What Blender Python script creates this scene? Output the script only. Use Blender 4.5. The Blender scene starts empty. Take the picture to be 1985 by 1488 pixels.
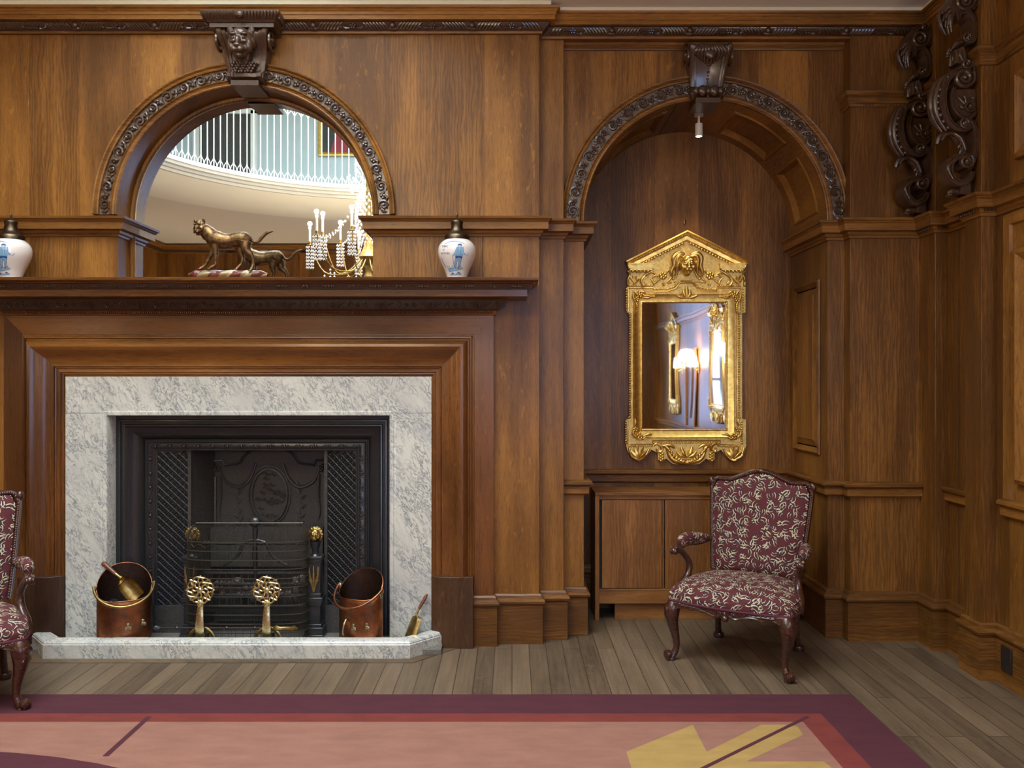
import bpy, bmesh, math, random
from mathutils import Vector, Matrix
random.seed(7)
PI = math.pi
SC = bpy.context.scene
COL = SC.collection
# ------------------------------------------------------------------ camera, exposure, lights
F = 1600.0            # focal length in pixels of the 1985 x 1488 frame
CZ = 1.60             # eye height; the room's axes are the camera's axes, x right, y into the picture
cam_d = bpy.data.cameras.new('camera'); cam = bpy.data.objects.new('camera', cam_d); COL.objects.link(cam)
cam_d.sensor_width = 36.0; cam_d.lens = 36.0 * F / 1985.0; cam_d.clip_start = 0.05
cam.location = (0, 0, CZ); cam.rotation_euler = (PI / 2, 0, 0); SC.camera = cam
SC.view_settings.view_transform = 'Standard'; SC.view_settings.look = 'None'
SC.view_settings.gamma = 1.0; SC.view_settings.use_curve_mapping = False
SC.view_settings.exposure = EXPO = 0.0
SKY_W = 12.0; WIN_W = 8.5; CANDLE_W = 26.0; SPOT_W = 26.0; SCONCE_W = 22.0      # skylight and window radiance, lamp watts
w = bpy.data.worlds.new('world'); SC.world = w; w.use_nodes = True
w.node_tree.nodes['Background'].inputs[0].default_value = (0.55, 0.65, 0.8, 1); w.node_tree.nodes['Background'].inputs[1].default_value = 0.3
SC.cycles.max_bounces = 6; SC.cycles.diffuse_bounces = 4; SC.cycles.glossy_bounces = 4; SC.cycles.sample_clamp_indirect = 6.0; SC.cycles.caustics_reflective = False; SC.cycles.caustics_refractive = False

def lamp(kind, loc, power, color, size=0.03, rot=(0, 0, 0), spot=None):
    d = bpy.data.lights.new('lamp_light', kind); d.energy = power; d.color = color
    if kind == 'SPOT': d.spot_size = spot; d.spot_blend = 0.9
    if kind in ('POINT', 'SPOT'): d.shadow_soft_size = size
    o = bpy.data.objects.new('lamp_light', d); COL.objects.link(o); o.location = loc; o.rotation_euler = rot
    return o

def P(px, py, Y):     # picture point at the distance Y of the surface it belongs to
    return Vector(((px - 992.5) * Y / F, Y, CZ - (py - 744) * Y / F))
# ------------------------------------------------------------------ materials
class N:
    def __init__(s, name):
        s.m = bpy.data.materials.new(name); s.m.use_nodes = True; s.t = s.m.node_tree
        s.b = s.t.nodes['Principled BSDF']
    def n(s, typ, **kw):
        nd = s.t.nodes.new('ShaderNode' + typ)
        for k, v in kw.items():
            if k[0] == '_': nd.inputs[k[1:].replace('_', ' ')].default_value = v
            else: setattr(nd, k, v)
        return nd
    def l(s, a, b): s.t.links.new(a, b); return b
    def math(s, op, a, b=None, clamp=False):
        nd = s.n('Math', operation=op); nd.use_clamp = clamp
        for i, v in enumerate((a, b)):
            if v is None: continue
            if isinstance(v, (int, float)): nd.inputs[i].default_value = v
            else: s.l(v, nd.inputs[i])
        return nd.outputs[0]
    def ramp(s, fac, stops, interp='LINEAR'):
        nd = s.n('ValToRGB'); cr = nd.color_ramp; cr.interpolation = interp
        while len(cr.elements) < len(stops): cr.elements.new(0.5)
        for e, (p, c) in zip(cr.elements, stops):
            e.position = p; e.color = (c[0], c[1], c[2], 1) if isinstance(c, tuple) else (c, c, c, 1)
        s.l(fac, nd.inputs[0]); return nd.outputs[0]
    def mix(s, fac, a, b, mode='MIX'):
        nd = s.n('Mix', data_type='RGBA', blend_type=mode)
        for i, v in ((0, fac), (6, a), (7, b)):
            if isinstance(v, (int, float)): nd.inputs[i].default_value = v
            elif isinstance(v, tuple): nd.inputs[i].default_value = (*v, 1)
            else: s.l(v, nd.inputs[i])
        return nd.outputs[2]
    def obj(s): return s.n('TexCoord').outputs['Object']
    def mapping(s, v, scale=(1, 1, 1), rot=(0, 0, 0), loc=(0, 0, 0)):
        nd = s.n('Mapping'); nd.inputs['Scale'].default_value = scale; nd.inputs['Rotation'].default_value = rot; nd.inputs['Location'].default_value = loc
        s.l(v, nd.inputs[0]); return nd.outputs[0]
    def noise(s, v, scale, detail=3, rough=0.5, dist=0.0):
        nd = s.n('TexNoise'); nd.inputs['Scale'].default_value = scale; nd.inputs['Detail'].default_value = detail
        nd.inputs['Roughness'].default_value = rough; nd.inputs['Distortion'].default_value = dist
        s.l(v, nd.inputs['Vector']); return nd.outputs['Fac']
    def bump(s, h, strength=0.2, dist=0.002):
        nd = s.n('Bump'); nd.inputs['Strength'].default_value = strength; nd.inputs['Distance'].default_value = dist
        s.l(h, nd.inputs['Height']); s.l(nd.outputs[0], s.b.inputs['Normal'])
    def set(s, **kw):
        for k, v in kw.items():
            i = s.b.inputs[k.replace('_', ' ')]
            if isinstance(v, (int, float, tuple)): i.default_value = (*v, 1) if isinstance(v, tuple) else v
            else: s.l(v, i)
        return s.m

def flat(name, c, rough=0.5, metal=0.0, **kw):
    n = N(name); return n.set(Base_Color=c, Roughness=rough, Metallic=metal, **kw)

def wood(name, axis='z', light=(0.30, 0.125, 0.032), dark=(0.115, 0.042, 0.011), rough=0.37, board=3.2, coat=0.07, fleck=0.5):
    n = N(name); v = n.obj()
    sep = n.n('SeparateXYZ'); n.l(v, sep.inputs[0]); X, Y, Z = sep.outputs
    if axis == 'z': a, c1, c2 = Z, n.math('ADD', X, n.math('MULTIPLY', Y, 0.83)), n.math('MULTIPLY', Y, 0.3)
    elif axis == 'x': a, c1, c2 = n.math('ADD', X, Y), n.math('ADD', Z, n.math('MULTIPLY', Y, 0.06)), n.math('MULTIPLY', Y, 0.06)
    else: a, c1, c2 = Y, n.math('ADD', X, n.math('MULTIPLY', Z, 0.83)), n.math('MULTIPLY', Z, 0.3)
    def vec(sc, sa):
        cb = n.n('CombineXYZ'); n.l(n.math('MULTIPLY', c1, sc), cb.inputs[0]); n.l(n.math('MULTIPLY', c2, sc), cb.inputs[1]); n.l(n.math('MULTIPLY', a, sa), cb.inputs[2]); return cb.outputs[0]
    # boards glued edge to edge, each its own tone
    bi = n.math('FLOOR', n.math('MULTIPLY', c1, board))
    wn = n.n('TexWhiteNoise', noise_dimensions='1D'); n.l(bi, wn.inputs['W'])
    big = n.noise(vec(3.2, 0.55), 1.0, 3, 0.6, 0.3)
    streak = n.noise(vec(27, 1.5), 1.0, 5, 0.68, 0.35)
    fine = n.noise(vec(300, 14), 1.0, 3, 0.6)
    wv = n.n('TexWave', wave_type='BANDS', bands_direction='X'); wv.inputs['Scale'].default_value = 9; wv.inputs['Distortion'].default_value = 11; wv.inputs['Detail'].default_value = 2.5; wv.inputs['Detail Scale'].default_value = 1.2
    n.l(vec(1.6, 0.30), wv.inputs['Vector'])
    fl = n.noise(n.mapping(vec(40, 11), rot=(0, 0.75, 0)), 1.0, 3, 0.6, 0.8)
    t = n.math('ADD', n.math('MULTIPLY', big, 0.62), n.math('MULTIPLY', streak, 0.24))
    t = n.math('ADD', t, n.math('MULTIPLY', fine, 0.12))
    t = n.math('ADD', t, n.math('MULTIPLY', n.math('SUBTRACT', wn.outputs[0], 0.5), 0.10))
    t = n.math('ADD', t, n.math('MULTIPLY', n.math('MULTIPLY', n.math('SUBTRACT', wv.outputs['Fac'], 0.5), n.math('LESS_THAN', wn.outputs[0], 0.45)), 0.07))
    mid = tuple(math.sqrt(p * q) for p, q in zip(light, dark))
    col = n.ramp(t, [(0.28, tuple(c * 0.75 for c in dark)), (0.42, dark), (0.52, mid), (0.68, light)])
    pores = n.ramp(fine, [(0.36, 0.70), (0.47, 1.0)])
    col = n.mix(1.0, col, pores, 'MULTIPLY')
    flk = n.ramp(fl, [(0.60, 0.0), (0.68, 1.0)])
    col = n.mix(n.math('MULTIPLY', n.math('MULTIPLY', flk, n.math('GREATER_THAN', wn.outputs[0], 0.62)), 0.35 * fleck), col, tuple(min(1, c * 1.9) for c in light))
    n.set(Base_Color=col, Roughness=n.math('ADD', n.math('MULTIPLY', streak, 0.18), rough - 0.06), Coat_Weight=coat, Coat_Roughness=0.2, IOR=1.45, Specular_IOR_Level=0.32)
    n.bump(n.math('ADD', n.math('MULTIPLY', fine, 0.6), streak), 0.20, 0.0012)
    return n.m

M = {}
WL, WD = (0.39, 0.168, 0.031), (0.130, 0.051, 0.0105)
M['wood_z'] = wood('oak_upright', 'z', WL, WD)
M['wood_x'] = wood('oak_along_wall', 'x', WL, WD)
M['wood_y'] = wood('oak_into_wall', 'y', WL, WD)
M['mantel_x'] = wood('mantel_oak_level', 'x', (0.30, 0.118, 0.024), (0.110, 0.039, 0.009), 0.27, 2.0, 0.4, 0)
M['mantel_z'] = wood('mantel_oak_upright', 'z', (0.26, 0.096, 0.022), (0.095, 0.032, 0.008), 0.27, 2.0, 0.4, 0.4)
M['kerb_board'] = wood('worn_kerb_board', 'x', (0.20, 0.135, 0.078), (0.080, 0.052, 0.030), 0.5, 2.0, 0.0, 0)
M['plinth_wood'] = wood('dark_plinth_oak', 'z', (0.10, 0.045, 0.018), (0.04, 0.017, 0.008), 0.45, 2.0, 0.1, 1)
M['cab_wood'] = wood('cabinet_oak', 'z', (0.50, 0.225, 0.062), (0.21, 0.082, 0.022), 0.45, 5.5, 0.05, 0)
M['cab_wood_x'] = wood('cabinet_oak_level', 'x', (0.46, 0.20, 0.055), (0.19, 0.075, 0.02), 0.45, 5.5, 0.05, 0)

def carved(name, c1, c2, rough=0.3):
    n = N(name); v = n.obj(); k = n.noise(v, 90, 3, 0.6)
    col = n.ramp(k, [(0.3, c2), (0.7, c1)])
    n.set(Base_Color=col, Roughness=rough, Coat_Weight=0.5, Coat_Roughness=0.2)
    n.bump(n.noise(v, 260, 2), 0.35, 0.001); return n.m
M['carved'] = carved('dark_carved_oak', (0.085, 0.040, 0.018), (0.034, 0.015, 0.008))
M['carved_bg'] = carved('stippled_oak_ground', (0.20, 0.135, 0.080), (0.05, 0.030, 0.018), 0.4)
M['chair_wood'] = carved('carved_mahogany', (0.080, 0.024, 0.012), (0.028, 0.009, 0.006), 0.25)

def marble():
    n = N('veined_marble'); v0 = n.obj()
    v = n.mapping(v0, scale=(1, 1, 1), rot=(0, 0.62, 0))
    v = n.mapping(v, scale=(1.0, 1.0, 0.42))
    w1 = n.n('TexNoise'); w1.inputs['Scale'].default_value = 6; w1.inputs['Detail'].default_value = 3; n.l(v, w1.inputs['Vector'])
    off = n.n('VectorMath', operation='SCALE'); n.l(w1.outputs['Color'], off.inputs[0]); off.inputs['Scale'].default_value = 0.10
    vv = n.n('VectorMath', operation='ADD'); n.l(v, vv.inputs[0]); n.l(off.outputs[0], vv.inputs[1])
    a = n.noise(vv.outputs[0], 38, 5, 0.66, 0.7)
    r1 = n.math('ABSOLUTE', n.math('SUBTRACT', a, 0.5))
    veins = n.ramp(r1, [(0.0, 1.0), (0.018, 0.65), (0.055, 0.0)])
    patch = n.ramp(n.noise(v, 9, 3, 0.6, 0.5), [(0.36, 0.12), (0.54, 1.0)])
    cloud = n.ramp(n.noise(vv.outputs[0], 5, 4, 0.6), [(0.35, (0.68, 0.655, 0.56)), (0.7, (0.53, 0.52, 0.47))])
    col = n.mix(n.math('MULTIPLY', veins, patch), cloud, (0.21, 0.225, 0.235))
    n.set(Base_Color=col, Roughness=0.22, Coat_Weight=0.2); return n.m
M['marble'] = marble()
M['iron'] = carved('cast_iron', (0.026, 0.026, 0.028), (0.013, 0.013, 0.014), 0.36)
M['iron_dull'] = carved('sooty_cast_iron', (0.075, 0.070, 0.062), (0.026, 0.025, 0.023), 0.45)
M['wire'] = flat('dark_bronzed_wire', (0.085, 0.07, 0.05), 0.4, 0.5)
def metal(name, c1, c2, rough, sc=18, bump=0.3, bs=200):
    n = N(name); v = n.obj(); k = n.noise(v, sc, 4, 0.65)
    n.set(Base_Color=n.ramp(k, [(0.35, c2), (0.65, c1)]), Metallic=1.0, Roughness=n.ramp(k, [(0.3, rough + 0.12), (0.7, rough)]))
    n.bump(n.noise(v, bs, 2), bump, 0.001); return n.m
M['gilt'] = metal('gilt', (0.95, 0.68, 0.22), (0.66, 0.42, 0.10), 0.30, 30, 0.35)
M['gilt_sand'] = metal('sanded_gilt', (0.86, 0.62, 0.22), (0.60, 0.40, 0.12), 0.42, 60, 1.0, 420)
M['brass'] = metal('polished_brass', (0.95, 0.82, 0.45), (0.75, 0.60, 0.28), 0.22, 30, 0.6, 90)
M['old_brass'] = metal('tarnished_brass', (0.55, 0.40, 0.14), (0.26, 0.17, 0.06), 0.32, 30)
M['bronze'] = metal('dark_bronze', (0.25, 0.15, 0.066), (0.085, 0.048, 0.024), 0.42, 40)
M['pewter'] = metal('brown_brass_lid', (0.13, 0.09, 0.055), (0.06, 0.042, 0.028), 0.3, 25)
M['copper'] = metal('worn_copper', (0.46, 0.16, 0.065), (0.17, 0.085, 0.05), 0.34, 14, 0.4)
M['copper_in'] = metal('sooty_copper', (0.10, 0.06, 0.045), (0.05, 0.03, 0.025), 0.45, 14)
M['verdigris'] = metal('verdigris_brass', (0.40, 0.42, 0.30), (0.32, 0.22, 0.09), 0.4, 60)
M['coal'] = flat('coal', (0.012, 0.012, 0.013), 0.4)
M['ash'] = carved('ashes_and_embers', (0.30, 0.22, 0.15), (0.05, 0.035, 0.03), 0.9)
M['mirror'] = flat('mirror_glass', (0.86, 0.88, 0.88), 0.0, 1.0)
def oldmirror():
    n = N('old_wavy_mirror_glass'); v = n.obj()
    n.set(Base_Color=(0.80, 0.80, 0.82), Metallic=1.0, Roughness=0.02)
    n.bump(n.noise(n.mapping(v, scale=(1, 1, 0.25)), 4, 1), 0.12, 0.01); return n.m
M['old_mirror'] = oldmirror()
M['plaster'] = flat('cream_plaster', (0.70, 0.63, 0.44), 0.7)
M['cove'] = flat('cream_cove', (0.88, 0.86, 0.74), 0.7); M['rail_grey'] = flat('pale_grey_paint', (0.62, 0.64, 0.62), 0.5)
M['ceiling'] = flat('ceiling_plaster', (0.82, 0.78, 0.66), 0.8)
M['white_paint'] = flat('white_paint', (0.80, 0.80, 0.78), 0.4)
M['blue_wall'] = flat('pale_blue_wall', (0.52, 0.62, 0.66), 0.8)
M['white_lamp'] = flat('white_lamp_metal', (0.72, 0.66, 0.55), 0.4)
M['fringe'] = flat('plum_braid', (0.085, 0.008, 0.022), 0.8)
M['glaze'] = flat('white_tin_glaze', (0.74, 0.66, 0.60), 0.12, 0, Coat_Weight=0.6)
M['blue'] = flat('delft_blue', (0.025, 0.09, 0.26), 0.2)
M['blue_pale'] = flat('delft_blue_wash', (0.22, 0.38, 0.52), 0.2)
M['ink'] = flat('dark_blue_lettering', (0.02, 0.025, 0.06), 0.3)
M['handle_wood'] = flat('turned_handle_wood', (0.16, 0.05, 0.022), 0.3)
M['dark'] = flat('black_shadow_gap', (0.015, 0.012, 0.01), 0.8)
M['socket'] = flat('bronze_socket_plate', (0.045, 0.035, 0.03), 0.35, 0.5)
M['torse_red'] = flat('red_enamel', (0.11, 0.022, 0.014), 0.3)
M['torse_gold'] = flat('dull_gold_paint', (0.27, 0.20, 0.10), 0.35, 0.3)
M['crystal'] = flat('cut_crystal', (0.95, 0.96, 1.0), 0.03, 0, IOR=1.9)
M['wax'] = flat('candle_tube', (0.85, 0.80, 0.68), 0.4)
def emit(name, c, s):
    n = N(name); return n.set(Base_Color=c, Emission_Color=c, Emission_Strength=s)
M['flame'] = emit('lit_candle_bulb', (1.0, 0.80, 0.50), 60)
M['shade'] = emit('lit_lamp_shade', (1.0, 0.80, 0.55), 22)
M['sky'] = emit('daylight_through_skylight', (0.80, 0.90, 1.0), SKY_W)
M['window'] = emit('daylight_through_window', (0.42, 0.60, 1.0), WIN_W)

def floor_mat():
    n = N('old_oak_boards'); v = n.obj()
    v2 = n.mapping(v, rot=(0, 0, PI / 2))
    br = n.n('TexBrick'); br.offset = 0.37; br.offset_frequency = 2; br.squash = 1.0
    for k, q in (('Scale', 1.0), ('Mortar Size', 0.0026), ('Mortar Smooth', 0.3), ('Bias', 0.0), ('Brick Width', 1.25), ('Row Height', 0.103)): br.inputs[k].default_value = q
    br.inputs['Color1'].default_value = (0, 0, 0, 1); br.inputs['Color2'].default_value = (1, 1, 1, 1); br.inputs['Mortar'].default_value = (0.5, 0.5, 0.5, 1)
    n.l(v2, br.inputs['Vector'])
    g1 = n.noise(n.mapping(v, scale=(60, 2.2, 1)), 1, 4, 0.65, 0.4)
    g2 = n.noise(n.mapping(v, scale=(7, 1.1, 1)), 1, 3, 0.6)
    g3 = n.noise(v, 46, 3, 0.7)
    sc = n.ramp(n.noise(n.mapping(v, scale=(1, 1.6, 1), rot=(0, 0, 0.9)), 13, 5, 0.75, 1.5), [(0.60, 0.0), (0.75, 1.0)])
    bw = n.math('MULTIPLY', br.outputs['Color'], 0.16)
    t = n.math('ADD', n.math('ADD', bw, n.math('MULTIPLY', g1, 0.32)), n.math('ADD', n.math('MULTIPLY', g2, 0.36), n.math('MULTIPLY', g3, 0.22)))
    col = n.ramp(t, [(0.28, (0.030, 0.020, 0.013)), (0.44, (0.092, 0.060, 0.034)), (0.60, (0.155, 0.104, 0.060)), (0.78, (0.24, 0.165, 0.10))])
    col = n.mix(n.math('MULTIPLY', sc, 0.30), col, (0.36, 0.28, 0.20))
    col = n.mix(n.math('MULTIPLY', br.outputs['Fac'], 0.80), col, (0.022, 0.015, 0.010))
    n.set(Base_Color=col, Roughness=n.ramp(g3, [(0.3, 0.42), (0.7, 0.62)]))
    n.bump(n.math('SUBTRACT', n.math('MULTIPLY', g1, 0.3), n.math('MULTIPLY', br.outputs['Fac'], 1.5)), 0.35, 0.003)
    return n.m
M['floor'] = floor_mat()

def wool(name, c, c2=None):
    n = N(name); v = n.obj(); c2 = c2 or tuple(k * 0.72 for k in c)
    k = n.math('ADD', n.math('MULTIPLY', n.noise(n.mapping(v, scale=(1, 3, 1)), 5, 4, 0.6), 0.6), n.math('MULTIPLY', n.noise(v, 400, 2), 0.4))
    n.set(Base_Color=n.ramp(k, [(0.36, c2), (0.62, c)]), Roughness=0.95)
    n.bump(n.noise(v, 700, 2), 0.5, 0.003); return n.m
M['rug_plum'] = wool('plum_wool', (0.085, 0.014, 0.024))
M['rug_red'] = wool('brick_red_wool', (0.20, 0.030, 0.022))
M['rug_pink'] = wool('salmon_pink_wool', (0.320, 0.146, 0.100), (0.25, 0.11, 0.076))
M['rug_yellow'] = wool('mustard_wool', (0.43, 0.27, 0.080), (0.34, 0.21, 0.06))
M['rug_mauve'] = wool('mauve_pink_wool', (0.42, 0.19, 0.225))

def fabric():
    n = N('flame_pattern_fabric'); uv = n.n('TexCoord').outputs['UV']
    cream = None; black = None
    for i, (sc, off, fl) in enumerate(((13, (0, 0, 0), 1), (14, (3.31, 7.77, 0), -1), (16, (9.1, 2.3, 0), 1), (17, (4.1, 6.3, 0), -1))):
        v = n.mapping(uv, scale=(sc, sc, 1), loc=off)
        vo = n.n('TexVoronoi', voronoi_dimensions='2D'); vo.inputs['Scale'].default_value = 1.0; vo.inputs['Randomness'].default_value = 0.75
        n.l(v, vo.inputs['Vector'])
        d = n.n('VectorMath', operation='SUBTRACT'); n.l(v, d.inputs[0]); n.l(vo.outputs['Position'], d.inputs[1])
        sp = n.n('SeparateColor'); n.l(vo.outputs['Color'], sp.inputs[0])
        ro = n.n('VectorRotate', rotation_type='Z_AXIS'); n.l(d.outputs[0], ro.inputs['Vector'])
        n.l(n.math('ADD', n.math('MULTIPLY', sp.outputs[0], 2.6), 0.5 * i), ro.inputs['Angle'])
        def disc(cx, cy, r, src=None):
            a = n.n('VectorMath', operation='DISTANCE'); n.l(ro.outputs[0], a.inputs[0]); a.inputs[1].default_value = (cx * fl, cy, 0)
            return n.math('LESS_THAN', a.outputs['Value'], r)
        def cres(cx, cy, r, sx, sy, r2):
            return n.math('MULTIPLY', disc(cx, cy, r), n.math('SUBTRACT', 1.0, disc(cx + sx, cy + sy, r2)))
        a = n.math('MAXIMUM', cres(0, 0, 0.40, 0.058, 0.030, 0.388), cres(0.10, -0.08, 0.27, 0.050, 0.025, 0.263))
        k = n.math('MAXIMUM', cres(0.055, 0.01, 0.385, 0.085, 0.02, 0.37), cres(0.14, -0.06, 0.26, 0.07, 0.03, 0.25))
        hp = n.n('SeparateXYZ'); n.l(ro.outputs[0], hp.inputs[0]); a = n.math('MULTIPLY', a, n.math('GREATER_THAN', hp.outputs[1], -0.17)); k = n.math('MULTIPLY', k, n.math('GREATER_THAN', hp.outputs[1], -0.24))
        cream = a if cream is None else n.math('MAXIMUM', cream, a)
        black = k if black is None else n.math('MAXIMUM', black, k)
    weave = n.noise(n.mapping(uv, scale=(900, 900, 1)), 1, 2)
    red = n.ramp(weave, [(0.3, (0.075, 0.010, 0.013)), (0.7, (0.12, 0.018, 0.021))])
    col = n.mix(black, red, (0.022, 0.014, 0.022)); col = n.mix(cream, col, (0.62, 0.52, 0.34))
    n.set(Base_Color=col, Roughness=0.85); n.bump(weave, 0.4, 0.001); return n.m
M['fabric'] = fabric()
# ------------------------------------------------------------------ mesh helpers
class MB:
    def __init__(s): s.v = []; s.f = []; s.mi = []; s.uv = {}
    def add(s, vs, fs, mi=0, uvs=None):
        b = len(s.v); s.v += [tuple(p) for p in vs]; s.f += [tuple(b + i for i in f) for f in fs]; s.mi += [mi] * len(fs)
        if uvs:
            for i, q in enumerate(uvs): s.uv[b + i] = q
        return s
    def box(s, x0, x1, y0, y1, z0, z1, mi=0):
        return s.add([(x0, y0, z0), (x1, y0, z0), (x1, y1, z0), (x0, y1, z0), (x0, y0, z1), (x1, y0, z1), (x1, y1, z1), (x0, y1, z1)],
                     [(0, 3, 2, 1), (4, 5, 6, 7), (0, 1, 5, 4), (1, 2, 6, 5), (2, 3, 7, 6), (3, 0, 4, 7)], mi)
    def grid(s, rows, mi=0, closed=False, uvs=None):
        n, m = len(rows), len(rows[0]); fs = []
        for i in range(n - 1):
            for j in range(m if closed else m - 1):
                k = (j + 1) % m; fs.append((i * m + j, i * m + k, (i + 1) * m + k, (i + 1) * m + j))
        return s.add([p for r in rows for p in r], fs, mi, uvs)
    def sweep(s, path, prof, fm, closed=False, mi=0):
        """profile (o, h) run along a path in a plane, mitred; o goes to the right of the path"""
        n = len(path); rows = []
        def nrm(a, b):
            dx, dy = b[0] - a[0], b[1] - a[1]; L = math.hypot(dx, dy) or 1; return (dy / L, -dx / L)
        for i in range(n):
            if closed: n1, n2 = nrm(path[i - 1], path[i]), nrm(path[i], path[(i + 1) % n])
            else:
                n1 = nrm(path[i - 1], path[i]) if i else nrm(path[0], path[1]); n2 = nrm(path[i], path[i + 1]) if i < n - 1 else n1
            k = 1 + n1[0] * n2[0] + n1[1] * n2[1]; k = max(k, 0.2); mx, my = (n1[0] + n2[0]) / k, (n1[1] + n2[1]) / k
            rows.append([fm(path[i][0] + o * mx, path[i][1] + o * my, h) for o, h in prof])
        if closed: rows.append(rows[0])
        return s.grid(rows, mi)
    def tube(s, pts, rad, n=6, mi=0, cap=True, flat=1.0, up=None):
        pts = [Vector(p) for p in pts]; m = len(pts)
        if isinstance(rad, (int, float)): rad = [rad] * m
        rows = []; prev = None
        for i in range(m):
            t = (pts[min(i + 1, m - 1)] - pts[max(i - 1, 0)])
            if t.length < 1e-9: t = Vector((0, 0, 1))
            t.normalize()
            if up is not None: a = t.cross(Vector(up))
            elif prev is None: a = t.cross(Vector((0.13, 0.97, 0.21)))
            else: a = prev - t * prev.dot(t)
            if a.length < 1e-6: a = t.cross(Vector((1, 0.1, 0)))
            a.normalize(); b = t.cross(a); prev = a
            rows.append([pts[i] + (a * math.cos(2 * PI * k / n) + b * math.sin(2 * PI * k / n) * flat) * rad[i] for k in range(n)])
        s.grid(rows, mi, closed=True)
        if cap:
            b0 = len(s.v) - n * m
            s.f.append(tuple(b0 + k for k in range(n))); s.mi.append(mi)
            s.f.append(tuple(b0 + n * (m - 1) + n - 1 - k for k in range(n))); s.mi.append(mi)
        return s
    def ball(s, c, r, sc=(1, 1, 1), n=10, m=7, mi=0, rot=None):
        c = Vector(c); rows = []
        for i in range(m + 1):
            th = PI * i / m; rr = max(math.sin(th), 0.02)
            row = []
            for j in range(n):
                p = Vector((rr * math.cos(2 * PI * j / n) * sc[0], rr * math.sin(2 * PI * j / n) * sc[1], math.cos(th) * sc[2])) * r
                if rot is not None: p = rot @ p
                row.append(c + p)
            rows.append(row)
        s.grid(rows, mi, closed=True)
        b0 = len(s.v) - n * (m + 1)
        s.f.append(tuple(b0 + k for k in range(n))); s.mi.append(mi); s.f.append(tuple(b0 + n * m + n - 1 - k for k in range(n))); s.mi.append(mi)
        return s
    def lathe(s, prof, c=(0, 0, 0), n=32, mi=0, fm=None):
        rows = [[(c[0] + r * math.cos(2 * PI * k / n), c[1] + r * math.sin(2 * PI * k / n), c[2] + z) for k in range(n)] for r, z in prof]
        if fm: rows = [[fm(p) for p in r] for r in rows]
        return s.grid(rows, mi, closed=True)
    def prism(s, poly, h0, h1, fm, mi=0):
        n = len(poly); vs = [fm(u, v, h0) for u, v in poly] + [fm(u, v, h1) for u, v in poly]
        fs = [tuple(range(n)), tuple(range(2 * n - 1, n - 1, -1))] + [(i, (i + 1) % n, n + (i + 1) % n, n + i) for i in range(n)]
        return s.add(vs, fs, mi)
    def build(s, name, mats, parent=None, smooth=38, bevel=0, recalc=True, remesh=0, subsurf=0, loc=None, **props):
        me = bpy.data.meshes.new(name); off = Vector((0, 0, 0))
        if parent is not None and parent.get('_w'): off = parent_world(parent)
        if loc is not None: off = Vector(loc)
        me.from_pydata([tuple(Vector(p) - off) for p in s.v], [], s.f)
        if not isinstance(mats, (list, tuple)): mats = [mats]
        for m in mats: me.materials.append(M[m] if isinstance(m, str) else m)
        if len(mats) > 1: me.polygons.foreach_set('material_index', s.mi)
        if s.uv:
            ul = me.uv_layers.new(name='UVMap')
            for lp in me.loops: ul.data[lp.index].uv = s.uv.get(lp.vertex_index, (0, 0))
        if recalc:
            bm = bmesh.new(); bm.from_mesh(me); bmesh.ops.recalc_face_normals(bm, faces=bm.faces); bm.to_mesh(me); bm.free()
        if smooth:
            me.shade_smooth(); me.set_sharp_from_angle(angle=math.radians(smooth))
        o = bpy.data.objects.new(name, me); COL.objects.link(o)
        if parent is not None: o.parent = parent
        elif loc is not None: o.location = loc
        if bevel:
            b = o.modifiers.new('bevel', 'BEVEL'); b.width = bevel; b.segments = 2; b.limit_method = 'ANGLE'; b.angle_limit = math.radians(40); b.harden_normals = False
        if remesh:
            r = o.modifiers.new('remesh', 'REMESH'); r.mode = 'VOXEL'; r.voxel_size = remesh; r.use_smooth_shade = True
            sm = o.modifiers.new('smooth', 'SMOOTH'); sm.factor = 0.5; sm.iterations = 8
        if subsurf:
            q = o.modifiers.new('sub', 'SUBSURF'); q.levels = subsurf; q.render_levels = subsurf
        for k, q in props.items(): o[k] = q
        return o
_ORG = {}
def parent_world(e): return Vector(_ORG.get(e.name, (0, 0, 0)))
def thing(name, label, cat, loc=(0, 0, 0), group=None, world=True, rz=0):
    """Empty at the thing's base; with world=True its parts are written in room coordinates"""
    o = bpy.data.objects.new(name, None); COL.objects.link(o); o.location = loc; o.rotation_euler = (0, 0, rz); o.empty_display_size = 0.1
    o['label'] = label; o['category'] = cat
    if group: o['group'] = group
    _ORG[o.name] = tuple(loc) if world else (0, 0, 0)
    return o
def part(mb, name, mats, parent, **kw):
    """a mesh under its thing (or under a part), room coordinates taken relative to the top thing"""
    top = parent
    while top.parent: top = top.parent
    org = Vector(_ORG.get(top.name, (0, 0, 0)))
    for i, p in enumerate(mb.v): mb.v[i] = tuple(Vector(p) - org)
    return mb.build(name, mats, parent, **kw)
def tag(o, label, cat, group=None):
    o['label'] = label; o['category'] = cat
    if group: o['group'] = group
    return o
def structure(mb, name, mats, **kw):
    o = mb.build(name, mats, **kw); o['kind'] = 'structure'; return o
def copy_thing(o, loc, rz=None, label=None):
    r = o.copy(); COL.objects.link(r); r.location = loc
    if rz is not None: r.rotation_euler = (0, 0, rz)
    if label: r['label'] = label
    for ch in list(o.children):
        c = ch.copy(); COL.objects.link(c); c.parent = r
        for g in list(ch.children):
            d = g.copy(); COL.objects.link(d); d.parent = c
    return r
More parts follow.
